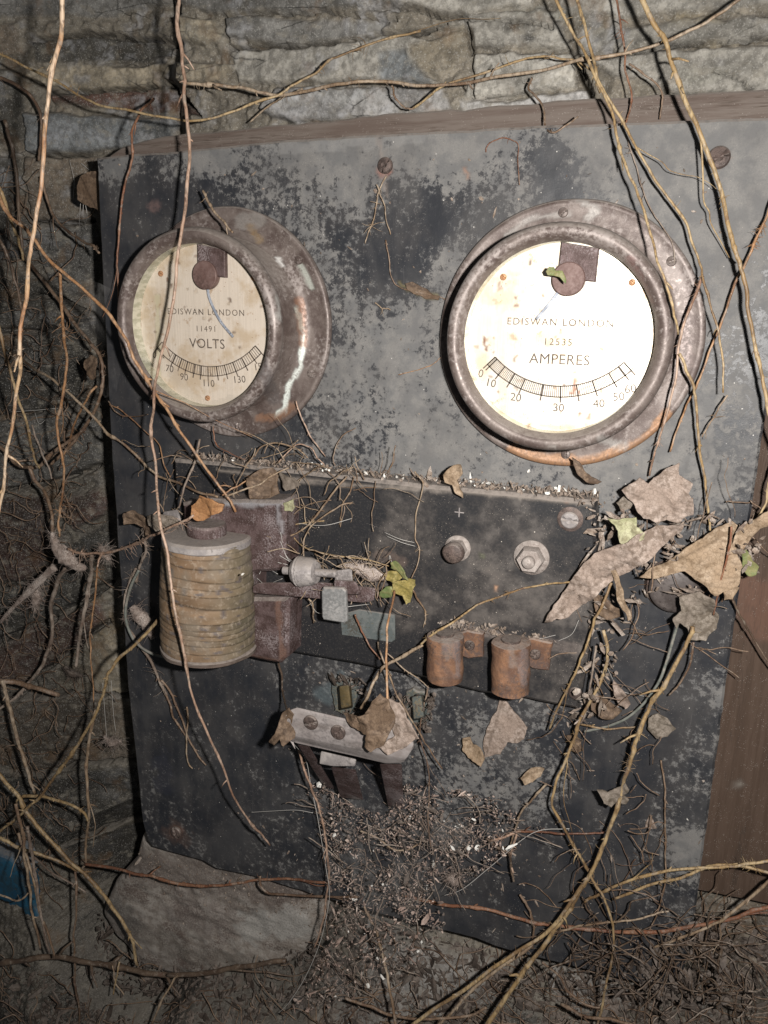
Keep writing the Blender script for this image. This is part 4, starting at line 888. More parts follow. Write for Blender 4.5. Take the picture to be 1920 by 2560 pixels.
def vine(label, mat, r, pts, hair=0, hl=.12, name='stem', cat='plant stem', group=None, taper=.75, wig=.028, knots=True, per=9):
    """pts in the photograph with height over the panel; r = half width in the photograph"""
    B = path3(pts); z = depth(B[len(B) // 2])
    P = crom(B, per); n = len(P)
    s = random.random() * 50
    t = np.linspace(0, 1, n); L = np.linalg.norm(P[-1] - P[0])
    for c in range(3): P[:, c] += wig * 2 * (fbm(t * max(2, L * 3) + s, t * 0 + c * 7, 0, 3, 5) - .5)
    R = r * .84 * K * z / FPX * (1 + (taper - 1) * t) * (.80 + .40 * fbm(t * 45, t * 0, s, 5, 3))
    if knots:
        for _ in range(max(1, int(L * 1.3))):
            k = random.randrange(3, max(4, n - 3)); R *= 1 + .38 * np.exp(-((np.arange(n) - k) / .9)**2)
    mb = MB(); tube(mb, P, R, 8)
    for _ in range(max(1, int(L * 2.2)) if knots else 0):      # buds and broken spurs
        k = random.randrange(3, max(4, n - 3)); T = P[min(n - 1, k + 1)] - P[k - 1]; T = T / (np.linalg.norm(T) + 1e-9)
        d = np.cross(T, rng.normal(size=3)); d = d / (np.linalg.norm(d) + 1e-9) + T * random.uniform(.2, 1.2); d /= np.linalg.norm(d)
        ln = R[k] * random.choice((2.2, 3, 4, 9)); q = np.array([P[k], P[k] + d * ln * .5, P[k] + d * ln + T * ln * .2])
        tube(mb, q, R[k] * np.array([.7, .55, .3]), 6)
    for _ in range(1 if (L > 1.2 and knots and random.random() < .6) else 0):   # a thin side twig
        k = random.randrange(n // 4, n - 4); T = P[k + 1] - P[k - 1]; T = T / (np.linalg.norm(T) + 1e-9)
        d = T + np.array([random.uniform(-.7, .7), random.uniform(-.7, .4), random.uniform(-.2, .1)]); d /= np.linalg.norm(d); q = [P[k]]
        for j in range(7): d = d + rng.normal(size=3) * [.16, .16, .06] + [0, -.05, 0]; d /= np.linalg.norm(d); q.append(q[-1] + d * L * random.uniform(.02, .05))
        tube(mb, crom(np.array(q), 3), np.linspace(R[k] * .5, R[k] * .2, 22), 5)
    hairs(mb, P, R, hair, hl)
    o = mb.build(name, VM[mat])
    return tag(o, label, cat, group)
V = vine
# hanging in front, left
V('thick pale stem hanging in front at the far left, top to middle, topmost layer', 'pale', 5.6, [(138,-20,1.5),(130,60,1.5),(115,150,1.55),(102,250,1.55),(88,380,1.6),(78,480,1.6),(66,560,1.6),(52,690,1.6),(38,800,1.6),(28,880,1.55),(12,980,1.5),(4,1060,1.5),(-8,1160,1.5)], 2, per=6)
V('long pinkish tan stem hanging across the left dial and over the coil', 'pink', 4.6, [(385,-20,.5),(386,30,.55),(396,130,.6),(403,200,.65),(405,320,.7),(402,440,.78),(390,540,.86),(375,650,.92),(352,760,.95),(335,850,.92),(330,920,.85),(334,1000,.85),(347,1120,1.2),(362,1220,1.3),(380,1330,1.35),(402,1440,1.25),(428,1535,1.15),(470,1630,1.0),(510,1732,.8),(545,1780,.6),(583,1829,.45)], 8, .06, taper=.6, per=6)
V('orange brown stem slanting from the far left over the left rim of the left dial', 'orange', 4.8, [(-10,405,1.0),(20,468,1.0),(70,512,1.0),(132,584,1.0),(217,659,1.0),(260,715,1.0),(292,768,.98),(332,846,.9),(370,903,.75),(415,973,.62),(467,1044,.62),(510,1107,.58)], 3, .06)
V('golden stem slanting down the far left edge beside the thick pale stem', 'gold', 4.2, [(-15,620,.7),(0,711,.7),(25,801,.7),(35,851,.65),(57,928,.5),(70,970,.3),(88,1010,.1)], 3)
V('straight reddish stem hanging between the thick pale stem and the left dial', 'orange', 3.6, [(134,585,.9),(135,691,.7),(140,778,.5),(135,853,.45),(126,916,.4),(135,986,.4),(137,1028,.35),(134,1080,.3),(127,1120,.25),(130,1160,.2)], 26, .2)
V('grey tan stem slanting from the left stones across the panel edge towards the coil', 'tan', 3.8, [(20,760,'w',.25),(42,775,'w',.3),(95,808,-.1),(150,851,.05),(225,923,.12),(270,965,.18),(330,1020,.2),(352,1034,.22),(433,1063,.45),(474,1074,.5)], 10, .07)
V('dark brown stem curving down the left stones beside the left dial', 'brown', 5.0, [(60,560,'w',.3),(105,620,'w',.4),(160,696,-.5),(200,746,-.3),(217,778,-.2),(221,811,-.2),(217,846,-.2),(200,896,-.25),(170,940,-.3),(137,973,-.3),(110,1005,-.3)], 34, .18)
V('short orange stem leaning between the brown curved stem and the panel edge', 'orange', 3.0, [(209,832,.0),(190,860,0),(172,895,-.1),(160,925,-.2),(152,955,-.3),(140,985,-.3)], 5, .1)
V('dark rooty branch sagging across the left stones below the golden stem', 'brown', 5.6, [(-10,960,'w',.4),(15,980,'w',.5),(35,1003,-.4),(60,1012,-.3),(90,1005,-.3),(120,975,-.3),(150,955,-.3),(185,925,-.3)], 14, .13)
V('brown stem running down the left stones into the pale cobweb lump', 'brown', 4.8, [(62,1005,-.3),(82,1040,-.3),(100,1070,-.2),(110,1110,-.1),(114,1150,0),(120,1185,.05)], 8, .14)
V('thin grey stem crossing down the left stones right of the golden stem', 'dusty', 2.6, [(68,920,-.1),(80,955,-.1),(95,990,0),(105,1010,0),(115,1032,0)], 3)
V('hairy pink stem reaching from the pale cobweb lump to the orange leaf on the coil', 'pink', 3.8, [(150,1183,.2),(175,1192,.25),(213,1198,.3),(267,1187,.45),(300,1173,.6),(333,1158,.8),(375,1137,.95),(417,1113,1.0)], 46, .16)
V('grey pink stem curving down from the cobweb lump to the left edge', 'dusty', 5.0, [(142,1228,-.1),(124,1258,-.2),(112,1310,-.3),(114,1365,-.3),(100,1417,-.3),(82,1450,-.3),(62,1475,-.3),(32,1510,-.2),(-10,1538,-.1)], 14, .16)
V('dusty pale stem hanging straight below the cobweb lump beside the panel edge', 'dusty', 5.6, [(198,1195,.1),(195,1230,0),(190,1270,-.1),(185,1315,-.1),(178,1355,-.1),(168,1400,-.2),(164,1440,-.2)], 60, .1)
V('thin orange stem hanging straight just left of the panel edge', 'orange', 2.4, [(216,1205,.1),(207,1265,.1),(198,1340,.05),(195,1390,.05),(200,1460,.05),(203,1530,.05)], 4, .1)
V('long straight tan stem slanting from the coil foot down to the lower left', 'gold', 3.9, [(342,1340,.7),(300,1383,.7),(240,1445,.7),(228,1482,.65),(212,1530,.6),(162,1615,.55),(130,1665,.5),(92,1712,.5),(50,1755,.5),(-10,1806,.5)], 4, .08, taper=.95)
V('straight tan stem hanging down the stones between knee high knots at lower left', 'tan', 4.0, [(204,1535,.1),(195,1575,.1),(189,1640,.1),(192,1720,.15),(191,1765,.15),(186,1811,.1),(185,1860,.1),(174,1884,.1)], 8, .08)
V('dark stem slanting down the lower left stones from the left edge', 'tan', 5.0, [(6,1470,.1),(16,1505,.1),(30,1560,.1),(42,1610,.1),(62,1665,.1),(74,1715,.1)], 6, .08)
V('short thick brown twig stub poking out at the lower left stones', 'brown', 7.0, [(-10,1468,.1),(30,1472,.0),(75,1486,-.2),(128,1502,-.4)], 10, .1, taper=.8)
V('long stem slanting across the lower left from the edge to the stone block', 'gold', 5.2, [(-15,1655,.35),(37,1715,.35),(60,1758,.35),(112,1818,.3),(170,1873,.28),(217,1930,.25),(250,1973,.22),(275,2010,.2),(287,2040,.2),(300,2085,.2)], 8, .08)
V('golden arched stem meeting the straight tan stem at the lower left knot', 'gold', 4.2, [(50,1722,.3),(87,1721,.3),(125,1728,.3),(162,1741,.3),(182,1758,.25),(192,1772,.2)], 10, .08)
V('reddish brown stem lying across the top of the pale stone block', 'red', 4.0, [(184,1872,.15),(250,1878,.12),(300,1889,.1),(340,1897,.1),(406,1912,.1),(448,1913,.1),(500,1908,.1),(555,1902,.12),(630,1903,.15),(708,1908,.2)], 18, .1)
V('thin brown stem forking below the reddish stem right of the pale stone block', 'brown', 3.5, [(560,1892,.12),(566,1912,.12),(585,1930,.12),(620,1934,.15),(708,1939,.2),(774,1936,.25)], 6, .06)
V('reddish orange stem running under the debris to the right edge of the photo', 'red', 4.6, [(870,1935,.1),(938,1949,.12),(990,1957,.15),(1060,1970,.15),(1123,1982,.15),(1185,1994,.18),(1260,2006,.2),(1335,2011,.2),(1463,2009,.25),(1548,1991,.25),(1620,1973,.25),(1680,1957,.25)], 10, .07, taper=1)
V('leftmost brown stem of the bundle over the blue sheet', 'tan', 4.0, [(32,1736,.75),(47,1793,.75),(53,1830,.75),(60,1880,.75),(67,1930,.75),(74,1985,.75),(84,2050,.75)], 4, .08)
V('middle tan stem of the bundle over the blue sheet', 'dusty', 4.0, [(60,1786,.75),(68,1830,.75),(75,1873,.75),(84,1930,.75),(92,1990,.75),(104,2060,.78)], 4, .08)
V('rightmost stem of the bundle over the blue sheet', 'tan', 3.6, [(40,1800,.7),(58,1850,.7),(74,1900,.74),(84,1955,.74),(98,2000,.74),(118,2068,.74)], 2, .08)
V('brown stem slanting from the left edge above the blue sheet to the knot', 'gold', 4.4, [(-10,1805,.6),(20,1820,.6),(50,1835,.5),(100,1851,.4),(140,1866,.3),(168,1880,.2)], 14, .08)
V('thin grey stem just below the slanting brown one above the blue sheet', 'dusty', 2.6, [(30,1825,.5),(70,1850,.45),(110,1885,.3),(150,1905,.2),(185,1925,.15)], 4, .06)
V('thin stem hanging straight near the bottom left below the stone', 'brown', 3.0, [(163,1880,.2),(164,1960,.3),(162,2040,.3),(165,2130,.3),(172,2230,.3)], 3, .06)
V('thick dark root lying along the bottom under the pale stone block', 'dark', 7.5, [(-15,2084,.6),(60,2072,.5),(110,2068,.4),(170,2074,.35),(225,2082,.3),(312,2100,.28),(376,2108,.25),(440,2102,.2),(500,2092,.2),(560,2084,.2),(620,2078,.15)], 50, .12)
V('pale thin stem rising from the bottom edge under the stone block', 'tan', 3.0, [(320,2230,.5),(345,2170,.45),(372,2120,.35),(385,2105,.3)], 2)
V('short pale straw standing among the roots at the bottom left', 'gold', 2.4, [(258,2075,.4),(252,2110,.45),(246,2150,.5)], 0)
V('second short straw leaning beside the first at the bottom left', 'tan', 2.0, [(240,2085,.4),(250,2125,.45),(266,2150,.5)], 0)
V('curved thin stem sagging over the blue sheet at the left edge', 'tan', 2.6, [(-10,1930,.8),(15,1940,.8),(40,1945,.78),(62,1930,.75)], 1)
V('thin dark stem hanging near the left edge right of the golden stem', 'dark', 4.0, [(-12,505,.3),(12,545,.3),(30,590,.25),(42,640,.2),(48,700,.1),(40,760,0),(20,800,0)], 16, .15)
V('grey twisted stem behind the thick pale stem at the upper left', 'dark', 5.0, [(10,258,'w',.3),(28,310,'w',.35),(36,370,'w',.3),(38,430,'w',.3),(45,500,'w',.4),(52,560,'w',.4)], 8, .12)
V('brown arched stem crossing behind the thick pale stem at the upper left', 'brown', 4.6, [(-12,176,'w',.5),(8,172,'w',.5),(40,185,'w',.5),(68,205,'w',.45),(88,245,'w',.4),(90,300,'w',.35),(85,350,'w',.3)], 6, .12)
V('yellowish stem leaning at the far left edge above the orange slanting stem', 'gold', 4.4, [(-12,385,.8),(10,430,.75),(26,480,.6),(42,520,.4),(52,560,.2)], 2)
V('dark brown bowed stem from the thick pale stem down to the panel left edge', 'brown', 3.8, [(88,385,'w',.3),(95,410,'w',.35),(107,444,'w',.4),(135,484,-.6),(175,516,-.35),(200,535,-.2),(215,548,-.1)], 10, .1)
V('short reddish brown stem hanging over the top left corner of the panel', 'red', 3.3, [(337,214,'w',.4),(318,230,-.1),(300,250,.1),(289,290,.2),(284,330,.22),(272,380,.22),(262,450,.2),(260,500,.2),(257,560,.2),(256,610,.2),(257,650,.2)], 8, .08)
V('broken grey brown twig lying against the top of the left dial case', 'tan', 3.6, [(440,412,.35),(450,438,.4),(465,465,.45),(484,488,.5),(502,501,.52)], 3, .1)
# across the top
V('long golden stem sagging across the top left above the panel corner', 'gold', 3.4, [(-10,115,.3),(45,138,.3),(95,162,.3),(160,195,.3),(220,225,.3),(300,246,.3),(360,256,.3),(425,260,.3),(500,242,.25),(560,222,.1),(615,200,0),(650,175,-.05),(690,145,-.1),(725,120,-.1),(780,98,-.15),(830,82,-.2),(905,70,-.25)], 26, .12, per=6)
V('long tan stem stretching along the top to the top right corner', 'tan', 4.6, [(404,180,.2),(450,183,.15),(500,190,.1),(560,198,.05),(602,203,0),(650,196,0),(700,190,0),(760,180,0),(830,178,-.05),(900,185,-.05),(955,186,-.05),(1080,166,0),(1205,145,.05),(1260,130,.1),(1305,121,.1),(1360,108,.1),(1415,93,.1),(1505,54,.1),(1570,20,.1),(1640,-25,.1)], 26, .1, per=6)
V('pale side shoot slanting from the tan top stem down to the top rail', 'tan', 2.8, [(652,188,-.05),(628,200,-.1),(600,215,-.15),(570,238,-.2),(543,264,-.2)], 2, .08)
V('thin golden brown stem curving above the tan top stem near the middle', 'gold', 3.2, [(893,236,-.2),(925,212,-.15),(960,190,-.1),(1040,160,-.1),(1095,142,-.1),(1140,127,-.1),(1180,122,-.1),(1220,128,-.1),(1250,137,-.1),(1275,160,-.1),(1295,200,-.15)], 8, .1)
V('short brown rootlet curling below the tan top stem near the middle', 'brown', 2.6, [(850,185,-.1),(853,205,-.15),(865,222,-.2),(880,232,-.2),(895,234,-.2)], 4, .06)
# right bunch
V('inner golden stem of the top right bunch, ending on the right dial rim', 'gold', 4.0, [(1190,-20,.2),(1230,48,.2),(1250,85,.2),(1270,120,.25),(1300,185,.3),(1322,240,.3),(1340,310,.35),(1352,345,.4),(1370,400,.45),(1388,450,.5),(1405,510,.55),(1425,580,.68),(1443,641,.74),(1452,680,.72),(1460,720,.62)], 8, .06, per=6)
V('middle golden stem of the top right bunch, running down past the right dial', 'gold', 4.0, [(1238,-20,.15),(1262,50,.2),(1282,125,.22),(1290,160,.28),(1305,192,.25),(1350,262,.22),(1380,328,.24),(1422,402,.26),(1462,458,.28),(1492,520,.3),(1510,560,.32),(1519,590,.35),(1534,640,.38),(1546,700,.4),(1556,765,.4),(1557,849,.4)], 14, .06, taper=.6, per=6)
V('thin tan branch dropping from the middle golden stem down beside the right dial', 'pink', 3.6, [(1519,596,.35),(1507,622,.33),(1492,654,.3),(1480,690,.28),(1470,722,.3),(1462,765,.32),(1455,825,.33),(1450,860,.33),(1442,906,.3),(1428,950,.25),(1418,983,.2),(1408,1030,.15)], 24, .06)
V('golden stem curving from the right dial rim down to the pink leaf', 'gold', 3.9, [(1468,765,.33),(1480,800,.33),(1492,832,.32),(1499,870,.3),(1504,910,.28),(1512,966,.25),(1519,1010,.22),(1524,1055,.2),(1531,1110,.2),(1536,1148,.2)], 4, .06)
V('thickest olive stem at the top right, running down to the right edge', 'gold', 6.3, [(1375,-20,.35),(1410,45,.35),(1432,80,.35),(1450,115,.35),(1475,185,.35),(1500,260,.35),(1525,330,.35),(1556,416,.35),(1576,490,.38),(1588,540,.4),(1596,575,.4),(1610,620,.42),(1620,671,.42),(1637,772,.42),(1648,830,.42),(1662,890,.42),(1690,980,.42)], 22, .05, per=6)
V('golden stem crossing behind the thickest stem at the right edge', 'orange', 3.4, [(1675,415,.2),(1655,460,.2),(1634,510,.2),(1617,550,.2),(1590,607,.18),(1576,650,.16),(1563,691,.15),(1536,758,.15),(1509,825,.15),(1492,868,.14),(1475,906,.14),(1452,977,.14)], 10, .07)
V('thin red brown stem hanging alone from the top between the two right bunches', 'red', 3.0, [(1328,-20,-.1),(1334,20,-.1),(1345,75,-.1),(1352,110,-.1),(1355,140,-.1),(1362,175,-.1),(1366,205,-.1),(1360,235,-.15),(1352,262,-.2)], 3, .06)
V('small hooked brown tendril over the top rail', 'brown', 2.9, [(1150,168,-.3),(1145,188,-.25),(1160,202,-.2),(1175,222,-.15),(1180,245,-.1),(1182,270,-.05),(1192,284,.05),(1206,286,.08),(1222,275,.08),(1236,264,.05),(1246,254,.02)], 5, .06)
V('short forked brown rootlet hanging on the top rail at the right', 'brown', 2.6, [(1362,140,-.1),(1395,168,-.1),(1425,195,-.15),(1430,225,-.18),(1428,255,-.2)], 3, .06)
V('short pale broken twig right of the right dial low down', 'tan', 2.4, [(1569,848,.2),(1552,880,.2),(1536,909,.2),(1517,946,.2)], 1)
V('thin grey rootlet on the panel between the two right golden stems', 'dusty', 1.8, [(1352,300,.05),(1375,360,.05),(1390,410,.05),(1420,465,.05),(1450,515,.08),(1455,570,.08)], 6, .06)
V('thin reddish loop of root on the dusty panel above the right dial', 'red', 1.6, [(1048,325,.03),(1055,308,.03),(1075,298,.03),(1098,300,.03),(1115,315,.03),(1118,345,.03),(1124,400,.03)], 2, .05)
V('small tuft of pale rootlets on the panel between the dials', 'tan', 2.0, [(832,378,.03),(820,405,.06),(812,435,.08),(806,465,.08),(795,500,.05),(788,523,.03)], 8, .12)
V('pale rootlet beside the tuft between the dials', 'tan', 1.8, [(815,400,.06),(826,425,.06),(836,455,.05),(845,505,.03)], 3, .08)
V('thin brown root trailing down the middle of the panel between the dials', 'brown', 1.6, [(838,520,.03),(843,560,.03),(845,600,.04),(860,618,.04),(900,632,.04),(950,640,.03),(970,650,.03)], 3, .05)
V('short pale straw stuck to the panel left of the right dial', 'tan', 1.8, [(810,650,.02),(828,662,.02),(844,672,.02)], 0)
V('faint orange root on the panel left of the right dial', 'orange', 1.2, [(865,810,.02),(900,800,.02),(935,785,.02),(958,770,.02)], 1, .05)
# roots on the ledge of the plate
V('reddish curl of root right of the left dial base', 'pink', 1.9, [(640,868,.15),(652,905,.15),(668,935,.15),(688,962,.12),(700,985,.1)], 3, .06)
V('pale looping root above the ledge between dials', 'tan', 2.2, [(548,990,.3),(560,970,.3),(590,957,.3),(620,960,.3),(645,972,.3),(668,990,.3)], 3, .06)
V('second pale root loop above the ledge', 'pink', 1.8, [(600,998,.25),(640,958,.22),(672,962,.22),(690,990,.25),(700,1005,.25)], 2, .06)
V('thin root climbing from the ledge below the left dial to the right', 'brown', 1.6, [(722,1005,.15),(720,980,.12),(735,945,.08),(770,925,.04)], 2, .05)
V('curly brown root hanging under the left dial rim', 'red', 1.7, [(462,915,.25),(462,945,.25),(475,968,.27),(500,985,.28),(530,995,.28)], 2, .05)
V('thin root hooking from the panel edge towards the left dial', 'brown', 1.8, [(235,870,.05),(250,888,.1),(268,900,.12),(290,902,.15),(318,898,.3)], 2, .05)
V('thin orange root crossing the panel left of the coil', 'orange', 1.7, [(238,876,.05),(260,885,.1),(285,905,.12),(310,928,.12),(345,960,.1),(358,1005,.15),(370,1030,.2)], 3, .05)
V('tan twig stretching over the coil top to the ledge', 'tan', 2.6, [(484,1075,.62),(520,1060,.6),(560,1045,.55),(590,1025,.5),(625,1012,.4)], 5, .08)
V('second thin twig over the top of the coil', 'orange', 2.2, [(480,1068,.6),(505,1055,.55),(540,1035,.5),(575,1020,.4)], 4, .08)
V('tan twig slanting from the ledge down to the iron yoke', 'tan', 2.7, [(752,1030,.35),(735,1050,.38),(701,1094,.38),(671,1127,.38),(640,1152,.4),(615,1166,.42)], 12, .08)
V('thin forked twig next to the yoke on the plate', 'tan', 2.2, [(759,1089,.35),(740,1092,.36),(717,1106,.38),(690,1125,.38),(671,1143,.38),(659,1168,.38),(657,1208,.45)], 5, .06)
V('looping thin root from the yoke to the contact arm', 'gold', 1.8, [(700,1128,.3),(660,1132,.32),(632,1140,.32),(635,1165,.35),(660,1185,.4),(700,1196,.45),(751,1204,.48),(800,1212,.48),(838,1225,.45)], 6, .06)
V('thin curly root hanging from the ledge onto the plate middle', 'tan', 1.9, [(765,1032,.3),(756,1062,.3),(745,1090,.3),(736,1120,.28),(728,1132,.27)], 2, .05)
V('long thin tan root hanging down the middle of the plate', 'tan', 1.9, [(901,1018,.32),(912,1035,.34),(917,1052,.34),(910,1085,.32),(903,1110,.3),(898,1140,.28),(897,1165,.28),(905,1185,.28),(903,1210,.3),(889,1245,.35)], 3, .05)
V('curled tan root on the plate right of the yellow ivy leaves', 'tan', 2.6, [(889,1275,.4),(900,1292,.35),(912,1310,.3),(919,1330,.28),(917,1347,.28)], 2, .05)
V('tan stem crossing the right half of the plate to the big curled leaf', 'gold', 3.0, [(911,1392,.55),(935,1378,.6),(966,1358,.62),(1015,1322,.45),(1045,1303,.4),(1083,1287,.38),(1115,1275,.38),(1143,1269,.38),(1190,1264,.42),(1236,1258,.45)], 12, .07)
V('tan stem slanting down under the plate towards the switch handle', 'tan', 4.2, [(911,1392,.5),(880,1410,.5),(850,1430,.5),(825,1448,.52),(808,1470,.55),(797,1500,.6),(780,1530,.6)], 6, .06, taper=1)
V('straight orange stalk standing on the switch handle up to the yellow ivy leaves', 'orange', 2.8, [(853,1278,.6),(846,1305,.7),(838,1335,.8),(833,1375,.9),(832,1417,1.0),(834,1470,1.05),(837,1526,1.1),(835,1560,1.1),(828,1582,1.08)], 0, taper=1.2)
V('small pale root below the grey metal tab', 'tan', 2.4, [(664,1294,.5),(676,1312,.45),(681,1330,.4),(680,1350,.35)], 2, .04)
V('red brown thin stem over the small name plate', 'red', 2.4, [(768,1327,.4),(774,1350,.38),(786,1372,.38),(800,1392,.38),(822,1422,.4)], 3, .04)
V('pale straight straw running from the name plate down beside the orange stalk', 'tan', 2.6, [(816,1388,.4),(826,1416,.42),(838,1446,.45),(855,1490,.45),(872,1523,.45),(912,1592,.4),(935,1626,.35),(957,1659,.3)], 5, .05)
V('thin straw crossing the lower plate edge to the left fuse post', 'tan', 1.8, [(836,1412,.4),(870,1440,.4),(900,1464,.38),(925,1488,.36)], 2, .05)
V('dark crooked root hanging from the yoke corner to the switch handle', 'dark', 2.9, [(604,1432,.25),(609,1460,.2),(610,1490,.2),(614,1512,.4),(626,1532,.8)], 5, .06)
V('grey cobwebbed root cluster left of the coil', 'dusty', 4.4, [(290,1230,.1),(278,1262,.1),(270,1290,.1),(272,1330,.12),(290,1370,.12),(318,1412,.12),(332,1440,.1),(342,1470,.1),(360,1500,.08)], 60, .16)
V('upper grey twig of the root cluster left of the coil', 'dusty', 4.0, [(318,1120,.35),(310,1150,.3),(312,1190,.25),(300,1225,.15),(292,1260,.1)], 36, .16)
V('brown root below the coil trailing down the panel, left strand', 'brown', 3.0, [(342,1465,.1),(358,1500,.08),(372,1525,.08),(376,1548,.06),(385,1566,.06),(401,1594,.06)], 8, .07)
V('brown root below the coil trailing down the panel, right strand', 'brown', 2.8, [(350,1470,.1),(372,1500,.08),(384,1530,.08),(396,1558,.06),(410,1597,.06),(428,1630,.05),(448,1653,.05)], 8, .07)
V('thin tan root tip hanging below the two brown root strands', 'tan', 2.2, [(406,1529,.1),(408,1560,.1),(405,1590,.1),(403,1622,.08),(408,1650,.06),(415,1658,.06)], 2, .05)
V('grey stem passing over the coil left shoulder', 'dusty', 3.0, [(432,950,.3),(424,990,.35),(410,1020,.45),(398,1060,.55),(388,1100,.6)], 8, .06)
# lower right
V('tan stem dropping from the big curled leaf over the plate corner', 'gold', 3.6, [(1322,1262,.4),(1305,1298,.42),(1288,1335,.42),(1272,1375,.42),(1258,1412,.42),(1240,1450,.4),(1224,1486,.38),(1205,1530,.35),(1190,1572,.25)], 5, .06)
V('longest tan stem winding down from the plate right edge to the bottom edge', 'gold', 4.0, [(1300,1362,.35),(1309,1400,.35),(1307,1440,.35),(1292,1482,.35),(1262,1544,.35),(1248,1580,.35),(1237,1612,.35),(1220,1650,.35),(1205,1690,.35),(1190,1735,.35),(1205,1769,.35),(1232,1812,.33),(1250,1845,.32),(1267,1872,.3),(1285,1905,.3),(1301,1936,.3),(1318,1980,.3),(1323,2010,.3),(1326,2060,.3),(1315,2110,.3),(1303,2150,.3),(1285,2230,.3)], 46, .10, per=7)
V('stout tan stem slanting from the curled grey leaf at right down to the bottom', 'gold', 4.8, [(1500,1352,.45),(1484,1383,.45),(1454,1437,.45),(1425,1497,.45),(1399,1536,.45),(1378,1591,.45),(1366,1635,.45),(1356,1675,.42),(1335,1739,.4),(1309,1808,.4),(1290,1855,.4),(1270,1895,.4),(1237,1944,.42),(1194,2000,.45),(1134,2047,.5),(1074,2085,.55),(1014,2132,.6),(950,2172,.65),(890,2215,.7)], 50, .09, taper=1.1, per=7)
V('second stout stem parallel to the first, reaching the bottom edge further right', 'gold', 5.0, [(1290,1852,.25),(1266,1906,.3),(1240,1950,.34),(1224,1974,.36),(1181,2034,.4),(1150,2072,.42),(1130,2098,.45),(1091,2158,.5),(1050,2225,.55)], 26, .09, taper=1.2)
V('third stout stem squeezed between the parallel ones at the bottom', 'tan', 4.4, [(1180,2010,.3),(1140,2050,.35),(1090,2085,.4),(1036,2124,.45),(1000,2160,.5),(970,2190,.5),(925,2235,.5)], 20, .1)
V('olive stem sweeping from the crossing to the right edge, upper one', 'gold', 3.8, [(1262,1949,.2),(1290,1934,.22),(1313,1923,.25),(1378,1897,.28),(1463,1880,.3),(1548,1871,.3),(1600,1866,.3),(1680,1858,.3)], 30, .08, taper=1)
V('olive stem sweeping to the right edge, lower one', 'gold', 3.8, [(1325,1944,.2),(1399,1912,.22),(1450,1896,.25),(1506,1884,.28),(1560,1876,.3),(1610,1876,.3),(1680,1892,.3)], 30, .08, taper=1)
V('tan stem slanting up to the right edge in the bottom right corner', 'tan', 4.2, [(1680,1894,.35),(1650,1915,.35),(1591,1962,.32),(1550,1992,.3),(1506,2013,.28),(1460,2030,.25),(1415,2050,.2)], 10, .07)
V('thin tan stem lying over the reddish orange stem at lower right', 'tan', 2.9, [(1190,2014,.2),(1249,2002,.24),(1335,1991,.28),(1400,1982,.28),(1450,1972,.25)], 12, .08)
V('straight reddish twig lying level across the lower right of the panel', 'red', 2.9, [(1115,1791,.15),(1170,1796,.18),(1228,1802,.22),(1270,1801,.2),(1314,1796,.2)], 6, .05)
V('tan stem slanting from the small tan leaf down to the level reddish twig', 'tan', 2.9, [(1180,1690,.2),(1160,1712,.2),(1143,1739,.2),(1128,1762,.2),(1115,1792,.2),(1105,1830,.15)], 6, .06)
V('short dark forked stem standing in the lower middle of the panel', 'brown', 3.4, [(1124,1930,.12),(1138,1955,.14),(1147,1980,.14),(1149,2010,.14),(1149,2050,.12)], 5, .05)
V('thin brown stem hanging at the lower right with a dark tuft at its end', 'brown', 2.3, [(1424,1640,.05),(1436,1700,.06),(1440,1735,.08),(1437,1800,.08),(1436,1850,.08),(1432,1920,.1),(1420,1975,.12),(1400,2018,.12)], 14, .09)
V('thin golden twig lying level below the grey green wire', 'gold', 2.8, [(1258,1565,.12),(1290,1570,.15),(1325,1574,.15),(1369,1574,.15)], 3, .06)
V('short dark olive hook of stem right of the stout tan stem', 'brown', 2.9, [(1498,1390,.3),(1490,1430,.28),(1476,1463,.25),(1460,1488,.2),(1446,1499,.15)], 1, .05)
V('thin dark red stalk crossing the broad tan leaf at the right', 'red', 2.8, [(1587,1136,.5),(1579,1170,.5),(1568,1212,.48),(1558,1250,.45),(1551,1285,.42),(1542,1322,.4)], 1, .05)
V('dark thin stem slanting over the brown side plank to the right edge', 'dark', 3.0, [(1575,1270,.2),(1590,1310,.15),(1605,1345,.1),(1621,1371,.05),(1640,1400,.05),(1675,1445,.05)], 5, .06)
V('olive stem curving down the brown side plank from the right edge', 'gold', 3.4, [(1680,985,.1),(1664,1040,.1),(1655,1080,.12),(1640,1110,.15),(1618,1138,.2)], 2, .05)
V('short stem hanging from the curled leaf down over the slate beside the plate', 'dusty', 3.0, [(1290,1395,.3),(1280,1440,.28),(1272,1490,.25),(1266,1540,.2),(1246,1570,.15)], 18, .07)
V('dark thin root looping at the bottom right of the panel', 'dark', 2.4, [(1258,1935,.15),(1270,1965,.15),(1290,1990,.15),(1284,2020,.15),(1300,2050,.15),(1335,2070,.15),(1345,2100,.15)], 8, .07)
V('dark stem forking at the bottom beside the parallel stout stems', 'brown', 3.2, [(1170,2080,.3),(1205,2110,.25),(1225,2140,.25),(1262,2165,.25),(1300,2178,.25),(1320,2175,.2)], 20, .08)
V('brown branch lying along the bottom edge in the middle', 'brown', 4.0, [(745,2155,.5),(800,2175,.5),(830,2190,.5),(900,2200,.52),(950,2205,.55),(1010,2196,.5),(1050,2175,.5)], 16, .08)
V('straight olive straw slanting down to the bottom edge in the middle', 'tan', 3.2, [(786,1955,.35),(800,1990,.38),(815,2030,.42),(832,2085,.45),(845,2135,.5),(860,2230,.6)], 10, .05, taper=1.2)
V('brown stem crossing the very bottom right corner', 'brown', 4.6, [(1210,2170,.2),(1260,2195,.3),(1330,2200,.35),(1420,2235,.4)], 14, .1)
